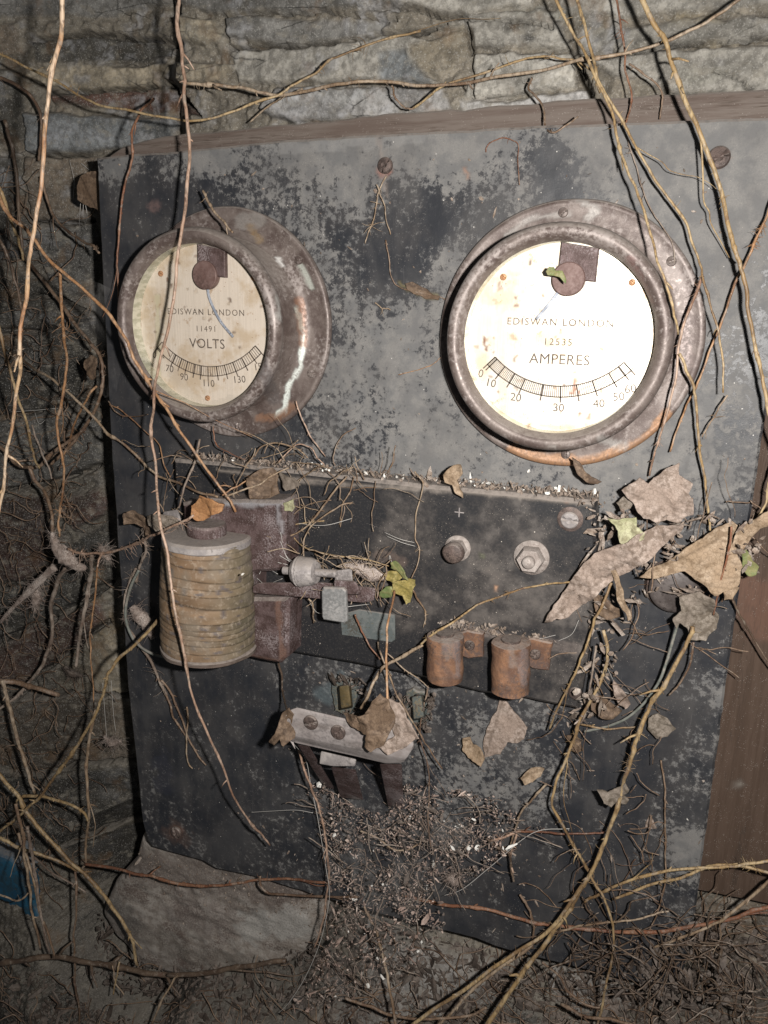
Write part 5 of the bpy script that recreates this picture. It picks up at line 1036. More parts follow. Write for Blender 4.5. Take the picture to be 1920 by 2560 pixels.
V('dark hanging root at the right end of the panel bottom', 'dark', 3.4, [(1545,1990,.1),(1560,2040,.1),(1550,2090,.1),(1580,2140,.1),(1590,2200,.1)], 22, .1)
V('pale crooked twig lying level under the debris near the middle', 'tan', 2.6, [(780,1795,.35),(820,1812,.35),(850,1835,.33),(880,1838,.3),(912,1822,.3)], 6, .05)
V('pinkish twig cluster at the right border of the debris', 'pink', 3.2, [(1060,1818,.3),(1090,1810,.3),(1118,1800,.25),(1110,1830,.25),(1105,1860,.22),(1112,1885,.22)], 14, .08)
V('dark knobbly twig hanging at the right border of the debris', 'dark', 3.6, [(1048,1812,.3),(1070,1830,.28),(1100,1845,.25),(1105,1880,.2),(1112,1905,.2)], 6, .06)
V('thin vertical brown root through the debris under the switch', 'brown', 2.0, [(925,1470,.15),(915,1530,.2),(908,1590,.25),(922,1640,.3),(930,1700,.35),(928,1760,.4),(932,1830,.4)], 10, .06)
V('pinkish beaded root hanging at the left border of the debris', 'pink', 3.0, [(640,1622,.45),(655,1660,.45),(672,1695,.45),(690,1735,.45),(700,1790,.45),(704,1840,.45),(710,1890,.4),(705,1950,.4),(695,2000,.4),(680,2050,.4)], 60, .06)

# grey green wire
VM['wire'] = MT['wire']
V('flat grey green wire curving from the curled grey leaf to the plate corner', 'wire', 3.6, [(1470,1335,.3),(1463,1352,.3),(1452,1390,.28),(1442,1425,.25),(1430,1460,.25),(1414,1488,.22),(1388,1522,.2),(1355,1550,.18),(1320,1566,.15),(1285,1575,.12),(1262,1580,.1)], 0, name='insulated_wire', cat='wire', knots=False, wig=.004, taper=1)
V('grey green wire loop hanging from the lug left of the coil', 'wire', 3.6, [(300,1232,.2),(285,1262,.2),(274,1300,.15),(272,1335,.15),(285,1375,.15),(310,1402,.2),(350,1418,.25),(400,1412,.3)], 0, name='insulated_wire', cat='wire', knots=False, wig=.004, taper=1)

# ------------------------------------------------------------ dead leaves
def leaf(label, mat, poly, h, curl=.1, vein=None, slope=None, thick=.012, serr=0.0, hs=None, name='dead_leaf', cat='leaf', group='dead leaves caught on the panel', wob=.028):
    """outline in the photograph at height h over the panel; hs = heights at outline points"""
    D = np.array(poly, float)
    if serr:
        out = []
        Dd = dens(D, 14)
        for i, p in enumerate(Dd):
            out.append(p + (0 if i % 2 else 1) * serr * (p - D.mean(0)) / (np.linalg.norm(p - D.mean(0)) + 1e-9))
        D2 = np.array(out)
    else: D2 = D
    B = np.array([U(x, y, h)[:2] for x, y in D2]); cen = B.mean(0)
    s = random.random() * 99
    V0, V1 = [U(*q, h)[:2] for q in (vein or (poly[0], poly[len(poly) // 2]))]
    ax = (V1 - V0) / (np.linalg.norm(V1 - V0) + 1e-9); nr = np.array([-ax[1], ax[0]])
    def hf(x, y):
        u = (x - V0[0]) * ax[0] + (y - V0[1]) * ax[1]; v = (x - V0[0]) * nr[0] + (y - V0[1]) * nr[1]
        r = curl * (np.abs(v) / .25)**1.3 * .35 + curl * 1.3 * (fbm(x * 4 + s, y * 4, 0, 8) - .5) + curl * .5 * (fbm(x * 13 + s, y * 13, 0, 9) - .5) + curl * .25 * np.sin(u * 14 + s)
        if slope: r = r + slope[0] * (x - cen[0]) + slope[1] * (y - cen[1])
        return r
    o = slab(name, B, h - thick, h, LM[mat], None, step=.015, bev=.003, hf=hf, wob=wob, seed=int(s))
    b = wcoords(o); x, y = b[:, 0], b[:, 1]
    u = (x - V0[0]) * ax[0] + (y - V0[1]) * ax[1]; v = (x - V0[0]) * nr[0] + (y - V0[1]) * nr[1]
    ve = np.clip(1 - np.abs(v) / .014, 0, 1) + .6 * np.clip(1 - np.abs(((u - np.abs(v) * .9 + .03 * np.sin(v * 20)) / .13) % 1 - .5) / .09, 0, 1)
    fattr(o, 'Vein', np.clip(ve, 0, 1))
    return tag(o, label, cat, group)
leaf('large pinkish brown leaf folded lengthwise, its tip over the right end of the plate', 'pink', [(1175,1350),(1185,1330),(1215,1288),(1238,1250),(1262,1213),(1285,1190),(1310,1178),(1345,1165),(1375,1148),(1420,1130),(1476,1124),(1468,1140),(1440,1165),(1415,1190),(1380,1218),(1345,1242),(1310,1270),(1290,1290),(1262,1312),(1240,1330),(1222,1346),(1205,1344)], .5, .12, ((1178,1348),(1455,1135)), (.05,.15))
leaf('wide pinkish lobed leaf above the folded leaf, right of the plate corner', 'pink', [(1352,1062),(1368,1040),(1388,1034),(1400,1045),(1425,1035),(1440,1012),(1462,1008),(1470,1028),(1486,1045),(1488,1075),(1496,1098),(1480,1122),(1440,1126),(1402,1126),(1388,1104),(1366,1092)], .42, .10, ((1360,1062),(1484,1126)), (0,.1), serr=9)
leaf('pale yellow green crumpled leaf lying on top of the folded leaf', 'pale', [(1311,1119),(1330,1126),(1352,1122),(1374,1120),(1372,1138),(1396,1150),(1394,1164),(1372,1168),(1362,1182),(1350,1186),(1338,1168),(1330,1148)], .60, .08)
leaf('broad tan leaf with fine veins at the right edge of the panel', 'tan', [(1380,1246),(1405,1230),(1440,1215),(1470,1190),(1500,1168),(1540,1150),(1585,1130),(1594,1140),(1584,1175),(1590,1200),(1600,1225),(1590,1262),(1560,1272),(1540,1281),(1530,1262),(1500,1250),(1480,1238),(1440,1245),(1410,1247)], .40, .08, ((1385,1244),(1588,1150)))
leaf('tan leaf scrap at the right edge above the broad tan leaf', 'tan', [(1585,1180),(1600,1150),(1640,1105),(1680,1090),(1680,1125),(1640,1145),(1620,1175),(1600,1200)], .35, .1)
leaf('curled grey leaf with a ragged edge below the broad tan leaf', 'grey', [(1468,1290),(1490,1284),(1515,1278),(1540,1288),(1545,1308),(1556,1330),(1548,1362),(1530,1372),(1522,1384),(1495,1382),(1485,1362),(1475,1348),(1465,1362),(1460,1340),(1470,1318)], .42, .12, ((1470,1295),(1530,1375)), serr=2)
leaf('narrow upright brown sliver of leaf below the folded leaf', 'tan', [(1318,1214),(1328,1222),(1338,1250),(1350,1285),(1360,1340),(1354,1345),(1342,1318),(1332,1280),(1322,1245)], .5, .05)
leaf('pinkish triangular leaf piece lying on the slate below the right fuse post', 'pink', [(1082,1512),(1098,1520),(1120,1548),(1142,1576),(1132,1596),(1108,1602),(1098,1600),(1082,1630),(1048,1636),(1046,1600),(1058,1560),(1072,1530)], .05, .035, ((1085,1515),(1050,1632)))
leaf('small curled tan leaf left of the pinkish triangular piece', 'tan', [(997,1598),(1010,1596),(1018,1612),(1035,1618),(1046,1636),(1040,1654),(1022,1648),(1008,1640),(996,1622)], .16, .12)
leaf('small yellowish folded leaf right of the triangular piece', 'tan', [(1124,1676),(1140,1666),(1158,1662),(1176,1664),(1170,1678),(1152,1688),(1134,1690)], .18, .1)
leaf('brown triangular leaf on the ledge at the middle of the plate top', 'tan', [(958,1022),(980,1008),(996,1006),(1002,1024),(990,1040),(998,1060),(1002,1076),(990,1068),(978,1048),(962,1040)], .40, .08)
leaf('bright orange leaf standing on top of the coil', 'orange', [(409,1092),(420,1080),(432,1074),(460,1078),(484,1092),(478,1104),(458,1112),(436,1122),(420,1124),(412,1112)], .98, .08, ((410,1095),(484,1093)), serr=2)
leaf('crumpled brown leaf wrapped over the left end of the switch handle', 'brown', [(583,1605),(596,1572),(606,1546),(622,1534),(632,1550),(626,1572),(634,1598),(618,1606),(604,1594),(594,1610)], 1.06, .08)
leaf('dark curled brown leaf on the middle of the switch handle', 'brown', [(735,1552),(760,1546),(790,1540),(808,1512),(824,1498),(842,1520),(850,1560),(835,1600),(812,1615),(796,1606),(800,1580),(770,1574),(745,1566)], 1.12, .12, ((740,1556),(840,1560)))
leaf('pale toothed triangular leaf on the right end of the switch handle', 'pink', [(838,1512),(862,1520),(884,1552),(905,1590),(890,1606),(865,1620),(840,1623),(820,1612),(836,1598),(850,1590),(846,1560)], 1.06, .10, ((845,1520),(850,1615)), serr=3)
leaf('brown dead leaf mass hanging at the ledge above the coil', 'brown', [(540,1030),(560,1012),(585,1008),(600,1030),(596,1052),(602,1066),(575,1074),(552,1072),(545,1055)], .5, .14)
leaf('second crumpled leaf on the ledge right of the brown mass', 'grey', [(596,1020),(615,1030),(640,1040),(650,1050),(632,1058),(615,1062),(604,1048)], .45, .12)
leaf('small grey brown leaf caught on the curved brown stem left of the panel', 'brown', [(176,778),(192,768),(206,774),(208,795),(216,812),(204,822),(192,808),(180,795)], -.1, .1)
leaf('greenish grey crumpled leaf tangled in the stout stem at lower right', 'grey', [(1292,1702),(1310,1712),(1330,1708),(1352,1690),(1362,1706),(1350,1722),(1362,1734),(1352,1746),(1335,1738),(1322,1745),(1304,1728)], .42, .12)
leaf('brown folded leaf wedged at the right dial bottom beside the ledge', 'brown', [(1236,990),(1252,998),(1268,1018),(1282,1032),(1300,1040),(1290,1048),(1268,1042),(1250,1024)], .3, .08)
leaf('tiny pinkish leaf scrap lying on the lower right slate', 'pink', [(1392,1778),(1402,1762),(1410,1776),(1418,1790),(1404,1795),(1393,1792)], .03, .03)
leaf('olive brown leaf pressed flat on the panel between the dials', 'brown', [(874,612),(890,606),(902,618),(925,630),(946,636),(944,646),(915,642),(890,636),(876,626)], .04, .03)
leaf('pinkish narrow leaf leaning over the plate lower right corner', 'pink', [(1326,1462),(1340,1480),(1352,1500),(1366,1530),(1352,1536),(1338,1520),(1328,1495)], .22, .08)
leaf('dark grey leaf half hidden behind the stout stem at the right', 'grey', [(1402,1552),(1420,1545),(1440,1552),(1458,1572),(1440,1590),(1418,1600),(1402,1580)], .15, .1)
leaf('brownish leaf scrap below the plate corner among stems', 'brown', [(1276,1505),(1300,1500),(1325,1512),(1345,1530),(1330,1545),(1300,1540),(1280,1530)], .15, .1)
leaf('brown leaf scrap hooked on the hanging dark twig at lower middle', 'brown', [(1226,1592),(1246,1590),(1258,1604),(1264,1625),(1246,1630),(1232,1615)], .15, .08)
leaf('small green leaf at the right edge beside the broad tan leaf', 'green', [(1602,1192),(1614,1188),(1626,1208),(1640,1222),(1632,1240),(1612,1245),(1600,1228)], .35, .08)
leaf('brown slate coloured leaf tucked behind the panel top left corner', 'brown', [(174,382),(190,374),(215,368),(230,420),(222,466),(208,450),(196,445),(180,440),(164,432),(163,402)], -.25, .04)
leaf('dry grey leaf standing up left of the coil', 'grey', [(318,1112),(345,1108),(372,1118),(388,1130),(380,1150),(356,1152),(335,1148),(322,1136)], .62, .10)
leaf('brown shrivelled leaf hanging left of the grey leaf beside the coil', 'brown', [(275,1108),(290,1100),(312,1112),(324,1130),(330,1155),(318,1160),(302,1140),(288,1130),(276,1132)], .4, .14)
leaf('pale brown leaf under the right dial tangled with stems', 'grey', [(1330,1085),(1350,1070),(1372,1060),(1380,1076),(1362,1098),(1345,1105)], .3, .1)
leaf('small leaf scrap on the corner of the iron yoke', 'pale', [(613,1086),(632,1082),(634,1098),(628,1106),(614,1104)], .54, .04)
leaf('dead brown leaf at the lower edge of the folded leaf', 'brown', [(1285,1285),(1310,1290),(1335,1310),(1340,1330),(1315,1332),(1290,1318)], .32, .12)
leaf('tan leaf scrap among the stems near the right edge of the plate', 'tan', [(1560,1262),(1580,1250),(1598,1262),(1586,1286),(1566,1292)], .3, .1)
# living ivy leaves on the orange stalk
ivy = thing('ivy_sprig', tuple(U(855, 1260, .5)), 'small sprig of yellow green ivy leaves at the end of the contact arm', 'ivy sprig')
for poly, h, m in (([(848,1258),(862,1254),(876,1250),(894,1250),(893,1268),(886,1282),(884,1306),(878,1312),(868,1296),(858,1288),(848,1280)], .6, 'olive'),
                   ([(845,1232),(848,1215),(856,1212),(866,1222),(876,1240),(884,1252),(872,1250),(860,1240)], .62, 'green'),
                   ([(820,1278),(832,1270),(846,1272),(850,1284),(842,1292),(828,1293),(818,1288)], .58, 'green'),
                   ([(826,1240),(840,1234),(860,1236),(872,1244),(862,1254),(846,1262),(832,1256)], .6, 'olive')):
    o = leaf(None, m, poly, h, .08, name='leaf', cat=None, group=None); del_ = [k for k in ('label', 'category', 'group') if k in o]
    for k in del_: del o[k]
    o.parent = ivy; o.location = -ivy.location
iv2 = leaf('tiny curled green leaf stuck on the right dial face beside its movement disc', 'green', [(1181,585),(1188,576),(1200,576),(1204,584),(1218,586),(1226,602),(1222,612),(1212,598),(1196,594),(1184,594)], .66, .04, group=None)

# ------------------------------------------------------------ cobweb lumps, cobwebs and debris
def lump(label, pts, r, h, mat='web_lump', name='cobweb_lump', off=None):
    mb = MB()
    P = np.array([Uwall(x, y, off) if off is not None else U(x, y, h) for x, y in pts]); z = depth(P[0])
    P = crom(P, 8); n = len(P); t = np.linspace(0, 1, n)
    R = np.interp(t, np.linspace(0, 1, len(r)), r) * K * z / FPX
    seg = 22; v = []
    T = np.gradient(P, axis=0); T /= np.linalg.norm(T, axis=1)[:, None]
    for i in range(n):
        u = np.cross(T[i], [0, 0, 1.0]); u /= np.linalg.norm(u); w = np.cross(T[i], u)
        for k in range(seg):
            a = 2 * math.pi * k / seg
            q = 1 + .9 * (float(fbm(math.cos(a) * 2.2, math.sin(a) * 2.2, i * .35, 6, 4)) - .5) + .5 * (float(fbm(math.cos(a) * 7, math.sin(a) * 7, i * 1.1, 8, 2)) - .5)
            v.append(P[i] + R[i] * q * (math.cos(a) * u + .7 * math.sin(a) * w))
    mb.add(v, [(i * seg + k, i * seg + (k + 1) % seg, (i + 1) * seg + (k + 1) % seg, (i + 1) * seg + k) for i in range(n - 1) for k in range(seg)] + [tuple(range(seg))[::-1], tuple((n - 1) * seg + k for k in range(seg))])
    hairs(mb, P, R, 110, .20, .0028)
    return tag(mb.build(name, MT[mat]), label, 'cobweb', 'cobweb lumps on the stems')
lump('large pale pinkish cobweb lump at the left where the stems meet', [(112,1150),(122,1180),(140,1200),(160,1218),(185,1228)], [4,13,20,15,5], .15)
lump('dusty elongated cobweb lump hanging to the left edge below the large lump', [(118,1225),(95,1245),(72,1268),(40,1300),(0,1345)], [9,8,9,5,4], -.1)
lump('small drop shaped lump hanging under the elongated cobweb', [(76,1268),(78,1285),(76,1302),(72,1312)], [8,11,9,2], -.2)
lump('dusty cobweb knot left of the coil at mid height', [(285,1310),(300,1330),(318,1350),(330,1380)], [8,16,14,6], .12)
lump('cobweb smothered knot at the middle right of the contact arm', [(735,1222),(770,1228),(800,1240),(835,1250)], [6,12,15,7], .5)
lump('pale round lump at the lower right border of the debris', [(968,1896),(982,1900),(996,1902)], [9,15,8], .3)
lump('dusty cobweb knot on the lower left stones beside the panel edge', [(225,1590),(240,1605),(262,1600)], [3,9,3], -.5)
lump('grey brown root knot left of the panel under the large lump', [(215,1180),(226,1195),(236,1210)], [3,12,4], -.1)
lump('dark twiggy knot at the far lower left under the stub', [(140,1440),(155,1455),(178,1460)], [4,8,3], -.6, 'dirt_dark')

t = NT('cobweb_silk')
tr = t.n('ShaderNodeBsdfTransparent'); df = t.n('ShaderNodeBsdfDiffuse'); df.inputs[0].default_value = (.62, .6, .58, 1)
mx = t.n('ShaderNodeMixShader'); a = t.noise(40, 6, .7, t.stretch((1, 1, .5))); b_ = t.noise(9, 3, .5)
t.set(mx.inputs[0], t.math('MULTIPLY', t.ss(a, .4, .72, 0, .13), t.ss(b_, .38, .6)))
t.t.links.new(tr.outputs[0], mx.inputs[1]); t.t.links.new(df.outputs[0], mx.inputs[2]); t.t.links.new(mx.outputs[0], t.out.inputs[0])
MT['silk'] = t.m
t = NT('cobweb_thread'); t.fin((.5, .48, .45), .5, 0); MT['thread'] = t.m
def web(label, lines, r=.0022, h=.3):
    mb = MB()
    for ln in lines:
        P = path3([p if len(p) > 2 else (p[0], p[1], h) for p in ln]); P = crom(P, 8) if len(P) > 2 else crom(np.array([P[0], (P[0] + P[1]) / 2 + np.array([0, -.03, 0]), P[1]]), 6)
        tube(mb, P, r, 4)
    return tag(mb.build('cobweb', MT['thread']), label, 'cobweb')
def fan(c, ends, h): return [[(c[0], c[1], h), (e[0], e[1], h * .8)] for e in ends]
web('fine cobweb threads stretched across the corner of the iron yoke and the knurled nut', [[(606,1150,.54),(618,1200,.5),(648,1222,.6)],[(606,1170,.54),(622,1208,.5),(646,1226,.6)],[(604,1200,.54),(630,1216,.5),(646,1230,.6)],[(600,1215,.54),(625,1222,.5),(644,1240,.6)],[(560,1240,.5),(572,1225,.4),(600,1240,.5)],[(556,1250,.5),(575,1262,.4),(610,1250,.5)]])
web('cobweb threads hanging over the middle of the plate', [[(830,1150,.3),(865,1165,.35),(895,1172,.3)],[(835,1158,.3),(868,1172,.35),(897,1180,.3)],[(640,1130,.3),(700,1135,.4),(760,1120,.3)],[(840,1217,.3),(842,1200,.3),(846,1215,.3)],[(665,1295,.4),(690,1325,.5),(745,1312,.7),(798,1305,.5)]])
web('long silky thread bordering the debris from the handle to the lower left', [[(628,1600,.9),(660,1640,.5),(672,1700,.45),(685,1760,.45),(697,1830,.45),(705,1880,.45),(712,1930,.45),(705,1980,.45),(690,2040,.45),(660,2110,.45),(625,2165,.45),(600,2190,.4)],
    [(540,1755,.2),(590,1752,.3),(640,1750,.4),(676,1756,.45)],[(1230,1790,.3),(1150,1800,.3),(1060,1872,.3),(1000,1920,.3),(958,1935,.25)]], .0026)
web('thin threads on the left stones under the brown leaf behind the panel', [[(174,440,-.3),(172,470,-.4),(170,520,'w',.1)],[(180,442,-.3),(180,470,-.4),(190,500,'w',.1)],[(185,444,-.3),(188,468,-.4),(178,500,'w',.1)],[(150,345,'w',.1),(160,390,'w',.2),(158,430,'w',.1)],[(175,352,'w',.1),(190,365,'w',.1),(200,372,'w',.1)],[(20,890,'w',.2),(80,886,'w',.3),(120,882,'w',.2)],[(75,890,'w',.2),(85,915,'w',.3),(100,905,'w',.2)],[(222,1475,-.6),(228,1560,-.6),(232,1600,-.6)],[(240,1470,-.6),(245,1540,-.6),(250,1580,-.6)]], .0024)
web('faint threads slanting beside the lower right corner of the plate', [[(1250,1340,.3),(1235,1370,.3),(1205,1385,.28)],[(1200,1372,.28),(1160,1380,.28),(1100,1376,.3)],[(1310,1440,.2),(1340,1490,.1),(1395,1505,.1)]], .0018)

def chips(name, label, cat, mat, sites, size=(.012, .035), flat=.5, long=0.25, kind='stuff'):
    mb = MB()
    for p in sites:
        s = random.uniform(*size) * random.choice((.6, .8, 1, 1.3)); m = 6 if random.random() < .6 else 5
        A = np.linalg.qr(rng.normal(size=(3, 3)))[0]
        sx, sy, sz = s * random.uniform(.6, 1.2) * (1 + (random.random() < long) * random.uniform(1, 3)), s * random.uniform(.5, 1), s * flat * random.uniform(.4, 1)
        v = []
        for k in range(m): 
            a = 2 * math.pi * k / m + random.uniform(-.3, .3); v.append((sx * math.cos(a), sy * math.sin(a), random.uniform(-.2, .2) * s))
        v += [(random.uniform(-.2, .2) * sx, 0, sz), (0, random.uniform(-.2, .2) * sy, -sz)]
        v = np.array(v) @ A.T + np.array(p)
        mb.add(v, [(k, (k + 1) % m, m) for k in range(m)] + [((k + 1) % m, k, m + 1) for k in range(m)])
    o = mb.build(name, MT[mat], None, False); return tag(o, label, cat, None, kind)
def scatter(n, poly, hf, dens_=None):
    P = np.array(poly, float); x0, y0 = P.min(0); x1, y1 = P.max(0); out = []
    while len(out) < n:
        x, y = random.uniform(x0, x1), random.uniform(y0, y1)
        if not inside(np.array([x]), np.array([y]), P)[0]: continue
        if dens_ and random.random() > dens_(x, y): continue
        h = hf(x, y)
        out.append(Uwall(x, y, .01) if h is None else U(x, y, h))
    return out
webp = [(660,1700),(700,1690),(760,1740),(830,1760),(880,1690),(960,1700),(1080,1720),(1130,1770),(1180,1790),(1090,1850),(1020,1900),(960,1950),(960,2010),(900,2080),(830,2110),(740,2160),(660,2180),(640,2160),(690,2070),(715,1980),(712,1900),(700,1820)]
def clump(x, y): return min(1, (max(0, float(fbm(x / 38, y / 30, 0, 5, 3)) - .34) * 4)) * (1.0 - .75 * max(0, (x - 960) / 220)) * (.35 if y > 2010 else 1)
webp2 = [(700,1900),(960,1930),(960,2010),(900,2090),(830,2130),(740,2170),(640,2190),(620,2180),(690,2070),(715,1980)]
hw = lambda x, y: (.08 + .36 * random.random()**1.2) if y < 2000 else .3 + .2 * random.random() + (y - 2000) * .002
chips('web_debris', 'mass of pale chaff and insect remains caught in a cobweb under the switch', 'debris', 'chaff', scatter(3000, webp, hw, clump), (.0045, .0125), .6, .25)
chips('web_husks', 'pale pinkish husks dotted through the cobweb under the switch', 'debris', 'husk', scatter(620, webp, lambda x, y: .12 + .38 * random.random(), clump), (.005, .014), .6, .3)
chips('dark_web_debris', 'darker crumbs mixed into the chaff under the switch', 'debris', 'dirt_dark', scatter(1100, webp, hw, clump), (.007, .022), .6, .2)
ledge = lambda x: 1000 + (x - 484) * (1066 - 1000) / (1120 - 484) if x < 1120 else 1066 + (x - 1120) * .1
def ledge_site():
    x = random.uniform(400, 1290); h = random.uniform(.0, .25); p = U(x, ledge(x), .25); return (p[0], p[1] + random.uniform(.0, .03), h)
chips('web_litter', 'larger pale bits and husks at the foot of the cobweb', 'debris', 'chaff', scatter(280, webp2, lambda x, y: .2 + .35 * random.random()), (.007, .022), .5, .4)
chips('ledge_dirt', 'dusty dirt and root crumbs lying on the top ledge of the plate', 'debris', 'dirt', [ledge_site() for _ in range(700)], (.007, .022), .5, .3)
chips('white_flakes', 'white lime flakes lying on the ledge and stuck on stems and leaves', 'debris', 'white', [ledge_site() for _ in range(45)] + [tuple(U(x, y, .02)) for x, y in [(1110,985),(1120,990),(1142,1018),(1116,1150),(1335,1540),(1320,1530),(1290,1100),(1205,1325),(768,1620),(1485,1770)]] + [tuple(U(524, 1240, 1.04))] + scatter(60, webp, hw), (.012, .03), .5, .2)
panel_area = [(230,350),(1640,270),(1640,900),(1500,1950),(1450,2100),(800,1950),(330,1790)]
chips('dirt_crumbs', 'scattered small crumbs of dirt stuck on the face of the slate panel', 'debris', 'dirt', scatter(520, panel_area, lambda x, y: .008, lambda x, y: .25 + .75 * (y > 1450 and 620 < x < 1350)), (.006, .018), .5, .3)
chips('litter', 'leaf crumbs and root litter caught among stems at the right of the plate', 'debris', 'dirt', scatter(420, [(1250,1080),(1380,1090),(1500,1110),(1600,1120),(1660,1130),(1600,1290),(1480,1280),(1360,1310),(1310,1560),(1230,1560),(1270,1380)], lambda x, y: random.uniform(.02, .45), lambda x, y: min(1, max(0, float(fbm(x / 30, y / 30, 0, 6, 3)) - .4) * 6)), (.012, .035), .5, .4)
chips('fuse_lug_dirt', 'crumbs gathered above the two rusty fuse posts', 'debris', 'dirt', scatter(130, [(960,1335),(1060,1350),(1200,1378),(1200,1392),(1050,1370),(940,1350)], lambda x, y: .27 + random.random() * .03), (.01, .025), .5, .2)
chips('bottom_litter', 'dark leaf litter and soil covering the bottom below the panel', 'debris', 'dirt_dark', scatter(3600, [(-20,2110),(200,2090),(420,2110),(660,2095),(730,1990),(1000,2040),(1200,2090),(1460,2150),(1500,2060),(1680,1990),(1680,2230),(-20,2230)], lambda x, y: None, lambda x, y: min(1, max(.05, float(fbm(x / 60, y / 40, 0, 16, 3)) - .35) * 5)), (.012, .05), .4, .35)
chips('pale_litter', 'paler crumbs and bark flakes over the bottom litter', 'debris', 'dirt_dark', scatter(900, [(-20,2110),(420,2110),(660,2100),(730,2000),(1000,2045),(1200,2090),(1460,2155),(1500,2060),(1680,1990),(1680,2230),(-20,2230)], lambda x, y: None, lambda x, y: min(1, max(.05, float(fbm(x / 50, y / 40, 0, 26, 3)) - .4) * 5)), (.012, .045), .4, .4)
chips('stone_crumbs', 'crumbs of mortar and dirt on top of the pale stone block', 'debris', 'dirt', scatter(300, [(300,1830),(460,1880),(700,1940),(680,2060),(420,2060),(290,1960)], lambda x, y: -.30 + random.random() * .03, lambda x, y: max(.03, 1 - (y - 1860 - (x - 330) * .2) / 110)**2 if y - 1860 - (x - 330) * .2 < 110 else .03), (.006, .02), .5, .2)
# fine roots over the bottom litter and the left stones
def roots(name, label, n, area, mat, L, r, off=.12):
    mb = MB()
    for p in scatter(n, area, lambda x, y: None):
        q = [np.array(p) + [0, 0, off * random.random()]]; d = rng.normal(size=3) * [1, 1, .25]; d /= np.linalg.norm(d); l_ = L * random.uniform(.4, 1.2)
        for k in range(9):
            d = d + rng.normal(size=3) * [.4, .4, .12]; d /= np.linalg.norm(d); nx = q[-1] + d * l_ / 9
            nx[2] = max(nx[2], wall_h(nx[0], nx[1]) + .02); q.append(nx)
        tube(mb, crom(np.array(q), 3), r * random.uniform(.5, 1.3), 5)
    return tag(mb.build(name, VM[mat]), label, 'roots', None, 'stuff')
def proots(name, label, n, area, mat, L, r, h0=.02, h1=.35, cl=30):
    mb = MB()
    for p in scatter(n, area, lambda x, y: random.uniform(h0, h1), lambda x, y: min(1, max(.02, float(fbm(x / cl, y / cl, 0, 46, 3)) - .42) * 6)):
        q = [np.array(p)]; d = rng.normal(size=3) * [1, 1, .2]; d /= np.linalg.norm(d); l_ = L * random.uniform(.2, 1.1)
        for k in range(8):
            d = d + rng.normal(size=3) * [.2, .2, .1] + [0, -.05, 0]; d /= np.linalg.norm(d); nx = q[-1] + d * l_ / 8; nx[2] = max(nx[2], .012); q.append(nx)
        tube(mb, crom(np.array(q), 3), r * random.uniform(.5, 1.4), 4)
    return tag(mb.build(name, VM[mat]), label, 'roots', None, 'stuff')
proots('fine_rootlets', 'fine pale rootlets caught among the stems and leaves at the right', 95, [(1180,1080),(1640,1080),(1600,1300),(1500,1420),(1400,1700),(1380,1950),(1180,1980),(1200,1600),(1260,1400)], 'brown', .5, .004)
proots('corner_rootlets', 'dark rootlets hanging over the lower right corner of the panel', 150, [(1180,2010),(1500,1960),(1560,1960),(1560,2180),(1440,2160),(1200,2100)], 'dark', .6, .006, .02, .4)
chips('corner_soil', 'dark soil and litter banked over the lower right corner of the panel', 'debris', 'dirt_dark', scatter(700, [(1400,2060),(1500,1980),(1570,1980),(1570,2170),(1450,2180),(1250,2130),(1300,2080)], lambda x, y: random.uniform(.0, .12), lambda x, y: min(1, max(.02, float(fbm(x / 40, y / 40, 0, 36, 3)) - .42) * 5)), (.01, .04), .4, .3)
chips('clip_dirt', 'dirt and rootlet crumbs caked around the two contact clips above the switch handle', 'debris', 'dirt_dark', scatter(260, [(705,1460),(785,1465),(800,1550),(700,1545),(870,1500),(940,1500),(930,1580)], lambda x, y: random.uniform(.02, .30)), (.008, .03), .5, .4)
chips('stone_soil', 'dark soil banked along the foot of the pale stone block', 'debris', 'dirt_dark', scatter(500, [(215,1960),(260,2050),(350,2085),(600,2070),(690,2020),(700,2110),(400,2130),(200,2110)], lambda x, y: -.45 + random.uniform(.0, .2)), (.012, .045), .4, .3)
proots('debris_rootlets', 'fine brown rootlets woven through the chaff under the switch', 150, webp, 'dusty', .5, .0045, .1, .45)
proots('plate_rootlets', 'fine rootlets along the ledge and over the top of the coil', 80, [(300,960),(720,960),(900,1030),(700,1120),(560,1080),(300,1160)], 'tan', .5, .004, .15, .5)
proots('arm_rootlets', 'tangle of fine rootlets around the contact arm', 60, [(640,1190),(840,1200),(850,1290),(640,1260)], 'tan', .35, .004, .45, .62, 60)
roots('root_tangle', 'matted brown rootlets over the litter at the bottom', 200, [(-20,2060),(230,2090),(420,2115),(660,2100),(730,1990),(1000,2040),(1200,2080),(1460,2150),(1500,1960),(1680,1970),(1680,2230),(-20,2230)], 'brown', .8, .006)
roots('pale_root_tangle', 'pale fine rootlets tangled on the left stones and the bottom', 300, [(-20,380),(60,380),(200,640),(210,1200),(240,1600),(200,1900),(-20,1850)], 'brown', .7, .005, .4)
roots('bottom_rootlets', 'tan rootlets over the bottom right litter', 60, [(900,2080),(1200,2080),(1460,2150),(1500,1960),(1680,1960),(1680,2230),(900,2230)], 'dusty', .8, .006, .25)

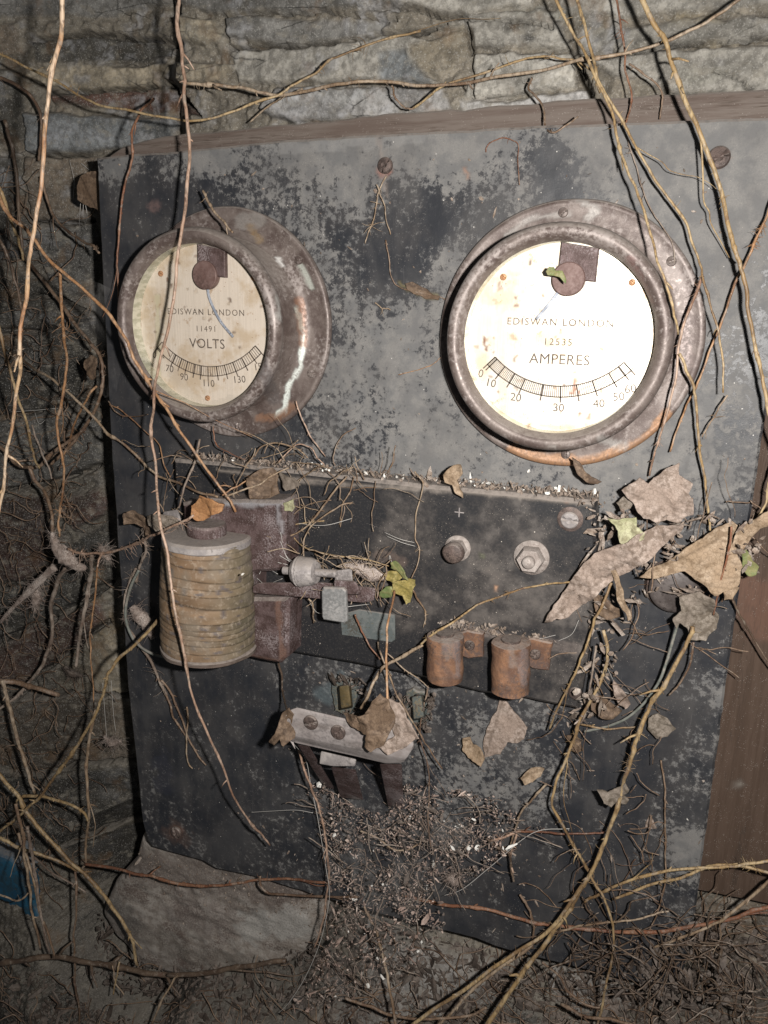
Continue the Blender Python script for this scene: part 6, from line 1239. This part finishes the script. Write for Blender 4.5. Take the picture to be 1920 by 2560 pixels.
# thin silk film that carries the chaff
def film(label, dp, hfun, step=.06):
    pol = dens(np.array([U(x, y, hfun(x, y))[:2] for x, y in dp]), step); x0, y0 = pol.min(0); x1, y1 = pol.max(0)
    gx, gy = [q.ravel() for q in np.meshgrid(np.arange(x0, x1, step), np.arange(y0, y1, step))]
    ok = inside(gx, gy, pol) & (segdist(gx, gy, pol) > step * .4)
    r = geometry.delaunay_2d_cdt([Vector(p) for p in pol] + [Vector(p) for p in zip(gx[ok], gy[ok])], [], [list(range(len(pol)))], 1, 1e-6)
    vx = np.array([tuple(p) for p in r[0]]); D = PX(np.stack([vx[:, 0], vx[:, 1], vx[:, 0] * 0 + .3], 1))
    z = [hfun(*d) + .1 * (float(fbm(p[0] * 2, p[1] * 2, 0, 4)) - .5) for d, p in zip(D, vx)]
    return tag(link_mesh('cobweb_sheet', [(p[0], p[1], q) for p, q in zip(vx, z)], [tuple(f) for f in r[2]], MT['silk']), label, 'cobweb')
film('grey cobweb film holding the chaff, stretched below the switch handle', [(640,1630),(700,1690),(820,1740),(900,1700),(1000,1730),(1080,1790),(1060,1830),(1020,1880),(958,1935),(960,2010),(900,2080),(740,2160),(600,2200),(690,2060),(713,1960),(700,1850),(675,1740)], lambda x, y: .45)
film('faint cobweb film from the left stones over the panel edge to the left dial rim', [(138,585),(215,612),(300,655),(258,700),(262,780),(250,850),(225,860),(190,800),(165,740),(145,680)], lambda x, y: .15)
# lettering becomes plain meshes; surfaces without stains get an empty stain layer
dg = bpy.context.evaluated_depsgraph_get()
for o in [o for o in SC.objects if o.type == 'FONT']:
    me = bpy.data.meshes.new_from_object(o.evaluated_get(dg)); nm = o.name.split('.')[0]
    n_ = bpy.data.objects.new(nm, me); COL.objects.link(n_); n_.parent = o.parent; n_.location = o.location; n_.rotation_euler = o.rotation_euler
    bpy.data.objects.remove(o, do_unlink=True)
for o in SC.objects:
    if o.type == 'MESH' and not o.data.color_attributes.get('Tint'):
        at = o.data.color_attributes.new('Tint', 'FLOAT_COLOR', 'POINT'); at.data.foreach_set('color', np.zeros(len(o.data.vertices) * 4, np.float32))
